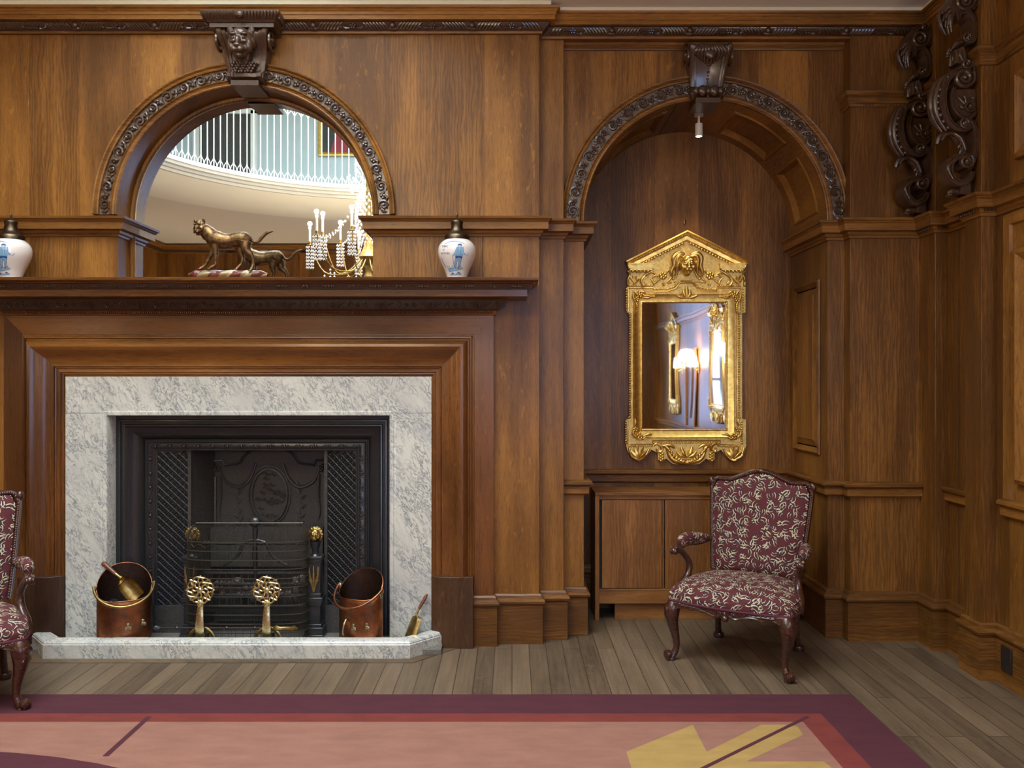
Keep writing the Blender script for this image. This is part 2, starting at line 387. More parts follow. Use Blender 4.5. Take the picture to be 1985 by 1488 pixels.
# plane mappings
def XY(u, v, h): return (u, v, h)
def wallmap(Y): return lambda u, v, h: (u, Y - h, v)           # a wall facing the camera; h comes forward
def sidemap(X, s=-1): return lambda u, v, h: (X + s * h, u, v)  # a wall facing sideways; u is depth
def arcmap(cx, cz, rm, Y):                                      # u runs along an arch from its left foot
    def f(u, v, h):
        a = PI - u / rm; return (cx + (rm + v) * math.cos(a), Y - h, cz + (rm + v) * math.sin(a))
    return f
def spiral(cx, cy, r0, r1, a0, turns, n=16):
    return [(cx + (r0 + (r1 - r0) * i / n) * math.cos(a0 + turns * 2 * PI * i / n), cy + (r0 + (r1 - r0) * i / n) * math.sin(a0 + turns * 2 * PI * i / n)) for i in range(n + 1)]
def smoothline(pts, k=4):
    """Catmull-Rom through 2D or 3D points"""
    pts = [Vector(p) for p in pts]; out = []
    for i in range(len(pts) - 1):
        p0, p1, p2, p3 = pts[max(i - 1, 0)], pts[i], pts[i + 1], pts[min(i + 2, len(pts) - 1)]
        for j in range(k):
            t = j / k; out.append(0.5 * ((2 * p1) + (p2 - p0) * t + (2 * p0 - 5 * p1 + 4 * p2 - p3) * t * t + (3 * p1 - p0 - 3 * p2 + p3) * t ** 3))
    out.append(pts[-1]); return out
def lerp(rads, n):
    m = len(rads) - 1; out = []
    for i in range(n):
        t = i / (n - 1) * m; k = min(int(t), m - 1); out.append(rads[k] + (rads[k + 1] - rads[k]) * (t - k))
    return out
def stroke(mb, pts, rads, fm, n=5, h=0.0, k=3, mi=0, flat=1.0):
    p = smoothline([(a[0], a[1]) for a in pts], k) if k > 1 else [Vector(a) for a in pts]
    mb.tube([fm(q[0], q[1], h) for q in p], lerp(rads, len(p)) if not isinstance(rads, (int, float)) else rads, n, mi, flat=flat)
def leaf(mb, x, y, ang, L, W, fm, h=0.0, mi=0, bend=0.0):
    """an acanthus lobe: a fat tapering stroke"""
    pts = []
    for i in range(5):
        t = i / 4; a = ang + bend * t; pts.append((x + L * t * math.cos(a), y + L * t * math.sin(a)))
    stroke(mb, pts, [W * 0.45, W, W * 0.8, W * 0.15], fm, 5, h, 1)
def rosette(mb, x, y, r, fm, h=0.0, n=5, mi=0):
    for i in range(n):
        a = 2 * PI * i / n + 0.3; mb.ball(fm(x + 0.62 * r * math.cos(a), y + 0.62 * r * math.sin(a), h), r * 0.42, n=6, m=4, mi=mi)
    mb.ball(fm(x, y, h + r * 0.25), r * 0.32, n=6, m=4, mi=mi)
# ------------------------------------------------------------------ the room
BX0, BX1, BY = -3.47, 0.167, 5.10         # chimney breast
FX = -1.6145                               # its middle
MX0, MX1 = -2.437, -0.859                  # arched mirror opening
ACX, ACR, ASZ = 1.23, 0.77, 2.635          # niche arch
CEIL = 3.905
structure(MB().box(-6.0, 2.9, -3.3, 6.1, -0.06, 0.0), 'floor', 'floor')
# kerb board round the hearth
m = MB(); m.prism([(-2.78, 4.735), (-0.565, 4.735), (-0.30, 5.03), (-0.40, 5.06), (-0.60, 4.80), (-2.74, 4.80), (-2.93, 5.06), (-3.03, 5.03)], 0.0, 0.003, XY); structure(m, 'trim_1', 'kerb_board')

def arch_front(mb, x0, x1, z0, z1, cx, zs, r, Y, n=40):
    """wall sheet with a round-headed hole, springing at zs"""
    for i in range(n):
        a0, a1 = PI - PI * i / n, PI - PI * (i + 1) / n
        p0, p1 = (cx + r * math.cos(a0), zs + r * math.sin(a0)), (cx + r * math.cos(a1), zs + r * math.sin(a1))
        mb.add([(p0[0], Y, p0[1]), (p1[0], Y, p1[1]), (p1[0], Y, z1), (p0[0], Y, z1)], [(0, 1, 2, 3)])
    mb.add([(x0, Y, z0), (cx - r, Y, z0), (cx - r, Y, z1), (x0, Y, z1)], [(0, 1, 2, 3)])
    mb.add([(cx + r, Y, z0), (x1, Y, z0), (x1, Y, z1), (cx + r, Y, z1)], [(0, 1, 2, 3)])
def soffit(mb, cx, zs, r, y0, y1, n=48, drop=None):
    rows = []
    for i in range(n + 1):
        a = PI - PI * i / n; rows.append([(cx + r * math.cos(a), y0, zs + r * math.sin(a)), (cx + r * math.cos(a), y1, zs + r * math.sin(a))])
    if drop is not None: rows = [[(cx - r, y0, drop), (cx - r, y1, drop)]] + rows + [[(cx + r, y0, drop), (cx + r, y1, drop)]]
    mb.grid(rows)
mcx = (MX0 + MX1) / 2; mr = (MX1 - MX0) / 2; mzs = 2.645
m = MB(); arch_front(m, BX0, BX1, mzs, 3.85, mcx, mzs, mr, BY)
m.add([(BX0, BY, 2.12), (MX0, BY, 2.12), (MX0, BY, mzs), (BX0, BY, mzs)], [(0, 1, 2, 3)])       # left of the mirror
m.add([(BX0, BY, 0), (-2.95, BY, 0), (-2.95, BY, 2.12), (BX0, BY, 2.12)], [(0, 1, 2, 3)])
m.add([(MX1, BY, 2.12), (BX1, BY, 2.12), (BX1, BY, mzs), (MX1, BY, mzs)], [(0, 1, 2, 3)])
m.add([(-0.30, BY, 0), (BX1, BY, 0), (BX1, BY, 2.12), (-0.30, BY, 2.12)], [(0, 1, 2, 3)])
soffit(m, mcx, mzs, mr, BY, 5.30, drop=2.2)
m.add([(BX0, BY, 0), (BX0, 5.95, 0), (BX0, 5.95, 3.9), (BX0, BY, 3.9)], [(0, 1, 2, 3)])
m.add([(BX1, BY, 0), (BX1, 5.18, 0), (BX1, 5.18, 3.9), (BX1, BY, 3.9)], [(0, 1, 2, 3)])
structure(m, 'wall_back', 'wood_z')
# joint in the panelling beside the right jar
structure(MB().box(-0.183, -0.179, BY - 0.0015, BY, 2.22, 2.51), 'trim_2', 'dark')
# stepped pilasters between breast and niche
m = MB(); m.box(BX1, 0.325, 5.18, 5.6, 0, 3.85); m.box(0.325, 0.46, 5.27, 5.95, 0, 2.64); structure(m, 'wall_back', 'wood_z', bevel=0.003)
# arch wall of the niche
m = MB(); arch_front(m, 0.325, 2.16, ASZ, 3.85, ACX, ASZ, ACR, 5.26); structure(m, 'wall_back', 'wood_z')
m = MB(); m.box(2.0, 2.11, 5.23, 5.95, 0, ASZ); m.box(2.11, 2.545, 5.15, 5.95, 0, 3.85); structure(m, 'wall_back', 'wood_z', bevel=0.003)
# head moulding over the spandrels
m = MB(); m.sweep([(0.325, 5.262), (2.113, 5.262)], [(0, 3.72), (0.012, 3.722), (0.016, 3.735), (0.03, 3.745), (0.04, 3.765), (0.0, 3.765)], XY); m.box(0.325, 2.113, 5.19, 5.27, 3.762, 3.80); structure(m, 'trim_3', 'wood_x')
# niche back and barrel vault
m = MB(); m.add([(0.3, 5.92, 0), (2.2, 5.92, 0), (2.2, 5.92, 3.5), (0.3, 5.92, 3.5)], [(0, 1, 2, 3)]); structure(m, 'wall_niche', 'wood_z')
def vault_panel(mb, a0, a1, y0, y1, r, fr=0.10):
    """sunk panel with a sloped moulding between two angles of the vault"""
    seg = 14
    def pt(a, y, rr): return (ACX + rr * math.cos(a), y, ASZ + rr * math.sin(a))
    rims = []
    for da, dy, rr in ((0, 0, r - 0.001), (0.014, 0.012, r - 0.010), (0.026, 0.024, r - 0.002), (0.055, 0.045, r + 0.022), (0.06, 0.05, r + 0.022)):
        ring = [pt(a0 + da + (a1 - a0 - 2 * da) * i / seg, y0 + dy, rr) for i in range(seg + 1)] + [pt(a1 - da - (a1 - a0 - 2 * da) * i / seg, y1 - dy, rr) for i in range(seg + 1)]
        rims.append(ring)
    mb.grid(rims, closed=True)
    da, dy, rr = 0.06, 0.05, r + 0.022
    mb.grid([[pt(a0 + da + (a1 - a0 - 2 * da) * i / seg, y0 + dy, rr), pt(a0 + da + (a1 - a0 - 2 * da) * i / seg, y1 - dy, rr)] for i in range(seg + 1)])
pan = [(0.10, 0.62), (0.76, 1.28), (PI - 1.28, PI - 0.76), (PI - 0.62, PI - 0.10)]
m = MB()
def vgrid(a0, a1, y0, y1, n=10): m.grid([[(ACX + ACR * math.cos(a0 + (a1 - a0) * i / n), y, ASZ + ACR * math.sin(a0 + (a1 - a0) * i / n)) for y in (y0, y1)] for i in range(n + 1)])
ed = [0.0] + [q for p in pan for q in p] + [PI]
for i in range(0, len(ed), 2): vgrid(ed[i], ed[i + 1], 5.26, 5.92)
for a0, a1 in pan: vgrid(a0, a1, 5.26, 5.37); vgrid(a0, a1, 5.81, 5.92)
m2 = MB()
for a0, a1 in pan: vault_panel(m2, a0, a1, 5.37, 5.81, ACR)
structure(m, 'wall_niche', 'wood_y'); structure(m2, 'trim_4', 'wood_y', smooth=25)
m = MB(); c76 = 1.80
m.add([(ACX + ACR * math.cos(c76) , 5.262, ASZ + ACR * math.sin(c76) - 0.001), (ACX + ACR * math.cos(c76), 5.92, ASZ + ACR * math.sin(c76) - 0.001), (ACX + ACR * math.cos(c76 + 0.008), 5.92, ASZ + ACR * math.sin(c76 + 0.008) - 0.001), (ACX + ACR * math.cos(c76 + 0.008), 5.262, ASZ + ACR * math.sin(c76 + 0.008) - 0.001)], [(0, 1, 2, 3)]); structure(m, 'trim_5', 'dark')
# right wall with its two pilasters, left and front walls
m = MB(); m.box(2.63, 2.75, -3.2, 6.0, 0, 3.9); structure(m, 'wall_right', 'wood_z')
m = MB(); m.box(2.545, 2.635, 4.965, 5.16, 0, 3.85); m.box(2.545, 2.635, 4.475, 4.64, 0, 3.85); structure(m, 'wall_right', 'wood_z', bevel=0.003)
m = MB(); m.box(-5.95, -5.8, -3.2, 6.0, 0, 3.9); structure(m, 'wall_left', 'wood_z')
m = MB(); m.box(-5.9, 0.2, -3.25, -3.1, 0, 3.9); m.box(2.0, 2.7, -3.25, -3.1, 0, 3.9); m.box(0.2, 2.0, -3.25, -3.1, 0, 0.8); m.box(0.2, 2.0, -3.25, -3.1, 3.4, 3.9)
for x in (-4.7, -3.5, -2.3, -1.1): m.box(x, x + 0.18, -3.1, -3.04, 0, 3.75)
structure(m, 'wall_front', 'wood_z')
structure(MB().box(-5.9, BX0 + 0.01, 5.9, 6.0, 0, 3.9), 'wall_back', 'wood_z')
# window behind the camera
m = MB().box(0.2, 2.0, -3.24, -3.2, 0.8, 3.4); wi = structure(m, 'window_1', 'window')
m = MB()
for x in (0.2, 0.77, 1.37, 1.94): m.box(x, x + 0.06, -3.2, -3.09, 0.8, 3.4)
for z in (0.8, 1.66, 2.52, 3.34): m.box(0.2, 2.0, -3.2, -3.10, z, z + 0.06)
f = m.build('window_frame', 'white_paint', wi)
# plaster ceiling with the round well, strips above the cornice
WX, WY, WR = -1.6, 2.1, 2.55
def holed(mb, x0, x1, y0, y1, z, r, n=64, flip=False):
    for i in range(n):
        q = []
        for a in (2 * PI * i / n, 2 * PI * (i + 1) / n):
            c, s_ = math.cos(a), math.sin(a); t = min((x1 - WX) / c if c > 1e-6 else ((x0 - WX) / c if c < -1e-6 else 1e9), (y1 - WY) / s_ if s_ > 1e-6 else ((y0 - WY) / s_ if s_ < -1e-6 else 1e9))
            q.append(((WX + r * c, WY + r * s_, z), (WX + t * c, WY + t * s_, z)))
        mb.add([q[0][0], q[0][1], q[1][1], q[1][0]], [(0, 1, 2, 3)])
        # corners
        for cxn, cyn in ((x0, y0), (x1, y0), (x1, y1), (x0, y1)):
            ac = math.atan2(cyn - WY, cxn - WX) % (2 * PI)
            if 2 * PI * i / n < ac < 2 * PI * (i + 1) / n: mb.add([q[0][1], (cxn, cyn, z), q[1][1]], [(0, 1, 2)])
m = MB(); holed(m, -5.95, 2.75, -3.25, 6.0, CEIL, WR + 0.75); structure(m, 'ceiling', 'ceiling')
m = MB(); m.box(-3.6, 0.235, 4.962, 5.1, 3.882, CEIL + 0.001); m.box(0.2, 2.53, 5.055, 5.2, 3.882, CEIL + 0.0012); m.box(2.515, 2.65, -3.2, 5.1, 3.882, CEIL + 0.0014); structure(m, 'trim_6', 'plaster')
m = MB(); m.lathe([(WR + 0.75, CEIL), (WR + 0.60, 3.915), (WR + 0.45, 3.95), (WR + 0.28, 4.01), (WR + 0.14, 4.08)], (WX, WY, 0), 96); structure(m, 'trim_7', 'cove', smooth=60)
m = MB(); m.lathe([(WR + 0.14, 4.08), (WR + 0.10, 4.08), (WR + 0.09, 4.11), (WR + 0.05, 4.115), (WR + 0.05, 4.145), (WR + 0.0, 4.15), (WR - 0.01, 4.18), (WR - 0.03, 4.185), (WR - 0.03, 4.21), (WR + 0.2, 4.21)], (WX, WY, 0), 96); structure(m, 'trim_30', 'rail_grey', smooth=30)
m = MB(); holed(m, -5.95, 2.75, -3.25, 6.0, 4.20, WR + 0.1); structure(m, 'floor', 'ceiling')
m = MB(); holed(m, -5.95, 2.75, -3.25, 6.0, 6.55, WR - 0.2); m.lathe([(WR - 0.2, 6.55), (WR - 0.2, 7.0)], (WX, WY, 0), 64); structure(m, 'ceiling', 'ceiling')
m = MB(); m.lathe([(0.001, 7.0), (WR - 0.2, 7.0)], (WX, WY, 0), 48); structure(m, 'window_2', 'sky')
m = MB(); m.box(-5.95, 2.75, -3.25, -3.1, 4.2, 6.6); m.box(-5.95, 2.75, 5.9, 6.0, 4.2, 6.6); m.box(-5.95, -5.8, -3.1, 6.0, 4.2, 6.6); m.box(2.63, 2.75, -3.1, 6.0, 4.2, 6.6); structure(m, 'wall_upper', 'blue_wall')
m = MB(); m.sweep([(2.63, -3.1), (-5.8, -3.1)], [(0, 6.2), (0.05, 6.22), (0.12, 6.5), (0.16, 6.55)], XY); structure(m, 'trim_8', 'wood_x')
# opposite wall door upstairs
d = structure(MB().box(-5.15, -4.3, -3.1, -3.06, 4.2, 6.05), 'door_1', 'iron_dull')
m = MB(); m.box(-5.25, -5.15, -3.1, -3.02, 4.2, 6.1); m.box(-4.3, -4.2, -3.1, -3.02, 4.2, 6.1); m.box(-5.25, -4.2, -3.1, -3.02, 6.05, 6.15); m.build('door_frame', 'white_paint', d)
# ------------------------------------------------------------------ mouldings
cor = [(0, 3.755), (0.018, 3.757), (0.020, 3.768), (0.026, 3.772)]
cor2 = [(0.024, 3.770), (0.030, 3.776), (0.055, 3.795), (0.062, 3.810), (0.072, 3.813)]
cor3 = [(0.07, 3.812), (0.095, 3.812), (0.095, 3.836), (0.100, 3.838), (0.100, 3.856), (0.106, 3.860), (0.110, 3.868), (0.122, 3.873), (0.127, 3.884), (0, 3.884)]
ra = [(BX0 - 0.2, BY), (BX1, BY), (BX1, 5.175), (2.63, 5.175), (2.63, -3.1), (-5.8, -3.1), (-5.8, 5.9), (BX0, 5.9)]
m = MB(); m.sweep(ra, cor, XY); m.sweep(ra, cor3, XY); structure(m, 'trim_9', 'wood_x', smooth=30)
def cornice_carving(mb, fm, u0, u1, z0=3.790, h=0.041, unit=0.485, ph=0.0):
    """shells with radiating leaves between rosettes, on the cyma"""
    n0, n1 = int(math.floor((u0 - ph) / unit)) - 1, int(math.ceil((u1 - ph) / unit)) + 1
    zc = z0
    for k in range(n0, n1):
        c = ph + k * unit
        def ok(u): return u0 + 0.012 < u < u1 - 0.012
        if ok(c):
            mb.ball(fm(c, zc + 0.004, 0.054), 0.021, (0.9, 0.8, 1.05), 10, 8)
            mb.ball(fm(c, zc - 0.012, 0.044), 0.024, (1.2, 0.5, 0.6), 8, 5)
        for sgn in (1, -1):
            for j in range(7):
                x0 = c + sgn * (0.020 + 0.020 * j)
                if ok(x0 + sgn * 0.04) and ok(x0):
                    stroke(mb, [(x0, zc - 0.019), (x0 + sgn * 0.014, zc - 0.008), (x0 + sgn * 0.024, zc + 0.006), (x0 + sgn * 0.040, zc + 0.016)], [0.004, 0.0100, 0.0105, 0.005], lambda u, v, h: fm(u, v, h + (v - zc) * 0.7), 6, 0.050, 2)
        if ok(c + unit / 2 - 0.03) and ok(c + unit / 2 + 0.03):
            rosette(mb, c + unit / 2, zc, 0.021, fm, 0.054, 5)
            for sgn in (1, -1):
                for t in (1, -1): stroke(mb, [(c + unit / 2 + sgn * 0.020, zc + t * 0.013), (c + unit / 2 + sgn * 0.045, zc + t * 0.015), (c + unit / 2 + sgn * 0.065, zc)], [0.004, 0.009, 0.003], fm, 5, 0.050, 2)
            for sgn in (1, -1): stroke(mb, [(c + unit / 2 + sgn * 0.068, zc - 0.012), (c + unit / 2 + sgn * 0.085, zc), (c + unit / 2 + sgn * 0.10, zc + 0.014)], [0.004, 0.009, 0.003], fm, 5, 0.050, 2)
m = MB(); m.sweep(ra, cor2, XY)
cornice_carving(m, wallmap(BY), BX0, BX1 + 0.03, ph=-2.67)
cornice_carving(m, wallmap(5.175), BX1 + 0.05, 2.59, ph=0.62)
cornice_carving(m, sidemap(2.63), -0.5, 5.12, ph=0.1)
structure(m, 'trim_10', 'carved')
imp = [(0, 2.508), (0.010, 2.510), (0.013, 2.522), (0.022, 2.530), (0.026, 2.543), (0.030, 2.546), (0.056, 2.549), (0.056, 2.592), (0.062, 2.596), (0.066, 2.604), (0.076, 2.610), (0.080, 2.624), (0.0, 2.626)]
m = MB(); m.sweep([(BX0 - 0.2, BY), (MX0, BY), (MX0, 5.29)], imp, XY)
m.sweep([(MX1, 5.29), (MX1, BY), (BX1, BY), (BX1, 5.18), (0.325, 5.18), (0.325, 5.27), (0.46, 5.27), (0.46, 5.92)], imp, XY)
rp = [(2.0, 5.92), (2.0, 5.23), (2.11, 5.23), (2.11, 5.15), (2.545, 5.15), (2.545, 4.965), (2.63, 4.965), (2.63, 4.64), (2.545, 4.64), (2.545, 4.475), (2.63, 4.475), (2.63, -3.1)]
m.sweep(rp, imp, XY); structure(m, 'trim_11', 'wood_x', smooth=30)
# carved run under the fascia near the corner
m = MB()
for a, b in (((2.545, 5.12), (2.545, 4.965)), ((2.545, 4.65), (2.545, 4.48))):
    for i in range(8):
        y = a[1] + (b[1] - a[1]) * (i + 0.5) / 8; m.ball((2.545 - 0.03, y, 2.538), 0.010, (1, 0.8, 0.9), 6, 5)
for x0, Y in ((2.55, 4.965), (2.55, 4.475)):
    for i in range(4): m.ball((x0 + 0.02 * i, Y - 0.03, 2.538), 0.010, (0.8, 1, 0.9), 6, 5)
structure(m, 'trim_12', 'carved')
# frieze shelf on the right pier and right wall
fr = [(0, 3.325), (0.010, 3.327), (0.013, 3.342), (0.02, 3.346), (0.022, 3.385), (0.030, 3.390), (0.040, 3.400), (0.045, 3.415), (0, 3.416)]
m = MB(); m.sweep([(2.11, 5.26), (2.11, 5.15), (2.545, 5.15), (2.545, 4.965), (2.63, 4.965), (2.63, 4.64), (2.545, 4.64), (2.545, 4.475), (2.63, 4.475), (2.63, 2.0)], fr, XY)
structure(m, 'trim_13', 'wood_x', smooth=30)
m = MB()
for x in (2.19, 2.36): 
    for i in range(4): m.ball((x + 0.018 * i, 5.15 - 0.013, 3.335), 0.006, n=6, m=4)
for y in (4.40, 4.0, 3.6):
    for i in range(4): m.ball((2.63 - 0.013, y - 0.018 * i, 3.335), 0.006, n=6, m=4)
structure(m, 'trim_14', 'carved')
# dado rail and skirting
dado = [(0, 0.892), (0.012, 0.893), (0.028, 0.905), (0.030, 0.950), (0.040, 0.955), (0.050, 0.964), (0.050, 0.978), (0.040, 0.986), (0, 0.990)]
m = MB(); m.sweep([(0.325, 5.27), (0.46, 5.27), (0.46, 5.92), (2.0, 5.92), (2.0, 5.23), (2.11, 5.23), (2.11, 5.15), (2.555, 5.15)], dado, XY)
m.sweep([(2.63, 4.965), (2.63, 4.64)], dado, XY); m.sweep([(2.63, 4.40), (2.63, -3.1)], dado, XY); structure(m, 'trim_15', 'wood_x', smooth=30)
sk = [(0.022, 0.0), (0.022, 0.238), (0.026, 0.244), (0.034, 0.250), (0.037, 0.262), (0.032, 0.274), (0.018, 0.282), (0.016, 0.296), (0.008, 0.306), (0, 0.308)]
m = MB(); m.sweep([(-0.236, 5.05), (-0.113, 5.05), (-0.113, BY), (BX1, BY), (BX1, 5.18), (0.325, 5.18), (0.325, 5.27), (0.46, 5.27), (0.46, 5.92), (2.0, 5.92), (2.0, 5.23), (2.11, 5.23), (2.11, 5.15), (2.545, 5.15), (2.545, 4.965), (2.63, 4.965), (2.63, 4.64), (2.545, 4.64), (2.545, 4.475), (2.63, 4.475), (2.63, -3.1)], sk, XY)
structure(m, 'baseboard_back', 'wood_x', smooth=30)
# ---------------- archivolts: mouldings swept on the arch, carved band between
def archivolt(cx, zs, r0, r1, Y, num, keygap, legs=0.0):
    n = 72; w_ = r1 - r0
    def run(prof, mat, name):
        rows = []
        for i in range(n + 1):
            a = PI - PI * i / n; rows.append([(cx + (r0 + q) * math.cos(a), Y - h, zs + (r0 + q) * math.sin(a)) for q, h in prof])
        mm = MB(); mm.grid(rows); return structure(mm, name, mat, smooth=30)
    run([(0, 0), (0, 0.022), (0.006, 0.026), (0.012, 0.024), (0.014, 0.018), (0.024, 0.022), (0.032, 0.034), (0.036, 0.030), (0.038, 0.016)], 'wood_x', 'trim_%d' % num)
    run([(0.038, 0.014), (w_ - 0.036, 0.014)], 'carved_bg', 'trim_%d' % (num + 1))
    run([(w_ - 0.036, 0.012), (w_ - 0.034, 0.030), (w_ - 0.026, 0.034), (w_ - 0.020, 0.030), (w_ - 0.010, 0.042), (w_ - 0.002, 0.044), (w_, 0.036), (w_, 0)], 'wood_x', 'trim_%d' % (num + 2))
    rm = (r0 + 0.038 + r1 - 0.036) / 2; bw = (w_ - 0.074) / 2
    L = PI * rm; fm = arcmap(cx, zs, rm, Y); mm = MB()
    half = L / 2 - keygap; k = max(1, round(half / 0.118)); p = half / k
    for side in (0, 1):
        for i in range(k):
            u = p * (i + 0.5)
            def g(x, y, h, s_=side): return fm(x if s_ == 0 else L - x, y, h)
            s2 = 1 if i % 2 == 0 else -1
            sp = spiral(u, 0, bw * 1.0, bw * 0.16, -2.4 * s2, 1.45 * s2, 18)
            stroke(mm, [(a_, b_) for a_, b_ in sp], [0.0065, 0.0095, 0.0085, 0.0070, 0.007], g, 6, 0.020, 1)
            mm.ball(g(u, 0, 0.024), 0.0100, n=6, m=4)
            stroke(mm, [(u + bw * 0.7, bw * 0.35 * s2), (u + bw * 1.2, bw * 0.75 * s2), (u + bw * 1.75, bw * 0.2 * s2), (u + bw * 2.1, -bw * 0.55 * s2)], [0.005, 0.0105, 0.010, 0.004], g, 6, 0.018, 2)
            stroke(mm, [(u - bw * 0.9, -bw * 0.5 * s2), (u - bw * 1.3, -bw * 0.05 * s2), (u - bw * 1.25, bw * 0.6 * s2)], [0.005, 0.009, 0.003], g, 6, 0.018, 2)
            for j in range(3):
                a_ = 0.6 + j * 0.7; leaf(mm, u + bw * 0.5 * math.cos(a_ + s2), bw * 0.5 * math.sin(a_ + s2), a_ + s2, bw * 0.55, 0.0062, g, 0.018)
            for q in (-0.009, 0.009): mm.ball(g(u + p / 2, q, 0.021), 0.0095, n=6, m=4)
            mm.ball(g(u + p / 2 - 0.014, 0, 0.022), 0.0095, n=6, m=4)
    structure(mm, 'trim_%d' % (num + 3), 'carved')
archivolt(mcx, mzs, mr, mr + 0.140, BY, 16, 0.10)
archivolt(ACX, ASZ, ACR, ACR + 0.150, 5.26, 20, 0.11)
# ---------------- panels on walls
def raised_panel(fm, u0, u1, v0, v1, name, mats=('wood_z', 'wood_z'), fold=1.0, field=True, sunk=0.02):
    m = MB(); path = [(u0, v0), (u0, v1), (u1, v1), (u1, v0)]
    k = fold
    m.sweep(path, [(0, 0), (0.004, 0.014 * k), (0.014 * k, 0.020 * k), (0.022 * k, 0.014 * k), (0.030 * k, 0.010 * k), (0.048 * k, -0.004), (0.055 * k, -0.004)], fm, closed=True)
    a = 0.055 * k
    if field:
        m.sweep([(u0 + a, v0 + a), (u0 + a, v1 - a), (u1 - a, v1 - a), (u1 - a, v0 + a)], [(0, -0.004), (0.004, 0.001), (0.045 * k, 0.012), (0.048 * k, 0.016)], fm, closed=True); a += 0.048 * k
        m.add([fm(u0 + a, v0 + a, 0.016), fm(u1 - a, v0 + a, 0.016), fm(u1 - a, v1 - a, 0.016), fm(u0 + a, v1 - a, 0.016)], [(0, 1, 2, 3)])
    else: m.add([fm(u0 + a, v0 + a, -0.004), fm(u1 - a, v0 + a, -0.004), fm(u1 - a, v1 - a, -0.004), fm(u0 + a, v1 - a, -0.004)], [(0, 1, 2, 3)])
    return structure(m, name, mats[0], smooth=25)
raised_panel(sidemap(1.996), 5.345, 5.83, 1.14, 2.28, 'trim_24', fold=0.9)
def big_frame(y0, y1, z0, z1, name):
    raised_panel(sidemap(2.627), y0, y1, z0, z1, name, fold=1.9)
big_frame(3.35, 4.28, 1.08, 2.30, 'trim_26')
big_frame(3.35, 4.28, 2.76, 3.22, 'trim_27')
# flat bolection architrave round the panel group
m = MB(); m.sweep([(3.2, 2.50), (4.40, 2.50), (4.40, 0.99)], [(0, 0), (0.006, 0.018), (0.016, 0.022), (0.03, 0.016), (0.06, 0.016), (0.065, 0)], sidemap(2.63)); structure(m, 'trim_28', 'wood_z', smooth=30)
# joints between boards of the right wall and pier
m = MB()
m.box(2.6285, 2.63, 4.855, 4.858, 0.31, 3.7); structure(m, 'trim_29', 'dark')
# ------------------------------------------------------------------ fireplace surround
SX0, SX1, SY = -3.116, -0.113, 5.06
sur = thing('fireplace_surround', 'oak bolection fireplace surround with a deep carved mantel shelf', 'fireplace surround', (FX, SY, 0))
path = [(SX1, 0.0), (SX1, 2.024), (SX0, 2.024), (SX0, 0.0)]
flatp = [(0, 0), (0, -0.06)] 
sil = lambda o, h: (o, h)
W3 = wallmap(SY)
def frame3(prof, z0, name, mat_top, mat_side):
    """three-sided frame; o runs inwards from the outer edge; legs and lintel as separate meshes with mitred ends"""
    x0, x1, zt = SX0, SX1, 2.024
    top = MB(); rows = [[(x1 - o, SY - h, zt - o) for o, h in prof], [(x0 + o, SY - h, zt - o) for o, h in prof]]; top.grid(rows); part(top, name, mat_top, sur, smooth=28)
    for a, s in ((x1, -1), (x0, 1)):
        g = MB(); g.grid([[(a + s * o, SY - h, zt - o) for o, h in prof], [(a + s * o, SY - h, z0) for o, h in prof]]); part(g, name, mat_side, sur, smooth=28)
frame3([(0, -0.05), (0, 0), (0.118, 0.0)], 0.0, 'flat_frame', 'mantel_x', 'mantel_z')
frame3([(0.118, 0), (0.121, 0.010), (0.128, 0.012), (0.134, 0.022), (0.144, 0.027), (0.150, 0.018), (0.157, 0.018), (0.160, 0.034), (0.168, 0.056), (0.182, 0.070), (0.198, 0.073), (0.214, 0.066), (0.232, 0.050), (0.252, 0.034), (0.275, 0.023), (0.300, 0.019), (0.316, 0.019), (0.318, 0.010), (0.324, 0.016), (0.330, 0.013), (0.332, 0.008), (0.352, 0.008), (0.355, 0.0), (0.362, 0.004), (0.368, 0.0), (0.370, -0.006), (0.382, -0.008), (0.382, -0.05)], 0.43, 'bolection_moulding', 'mantel_x', 'mantel_z')
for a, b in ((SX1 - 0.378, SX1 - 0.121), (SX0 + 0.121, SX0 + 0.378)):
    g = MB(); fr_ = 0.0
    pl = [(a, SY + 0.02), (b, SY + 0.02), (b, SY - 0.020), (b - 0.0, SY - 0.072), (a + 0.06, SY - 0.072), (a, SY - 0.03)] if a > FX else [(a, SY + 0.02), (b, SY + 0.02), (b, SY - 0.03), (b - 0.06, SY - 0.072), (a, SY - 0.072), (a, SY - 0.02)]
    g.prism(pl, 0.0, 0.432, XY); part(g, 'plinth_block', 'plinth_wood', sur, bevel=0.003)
# mantel shelf
mp = [(SX0, 5.11), (SX0, SY), (SX1, SY), (SX1, 5.11)]
g = MB(); g.sweep(mp, [(0, 2.020), (0.012, 2.022), (0.016, 2.030), (0.020, 2.046), (0.030, 2.050)], XY)
g.sweep(mp, [(0.088, 2.108), (0.096, 2.112), (0.200, 2.114), (0.203, 2.117), (0.203, 2.156), (0.210, 2.158)], XY)
g.sweep(mp, [(0.234, 2.186), (0.246, 2.190), (0.250, 2.195), (0.262, 2.199), (0.268, 2.204), (0.272, 2.219), (0.272, 2.220), (0.0, 2.2205)], XY)
g.add([(SX0, 5.10, 2.2195), (SX1, 5.10, 2.2195), (SX1, 5.30, 2.2195), (SX0, 5.30, 2.2195)], [(0, 1, 2, 3)])
shelf = part(g, 'mantel_shelf', 'mantel_x', sur, smooth=28)
g = MB(); g.sweep(mp, [(0.030, 2.050), (0.040, 2.056), (0.062, 2.078), (0.078, 2.100), (0.088, 2.108)], XY)
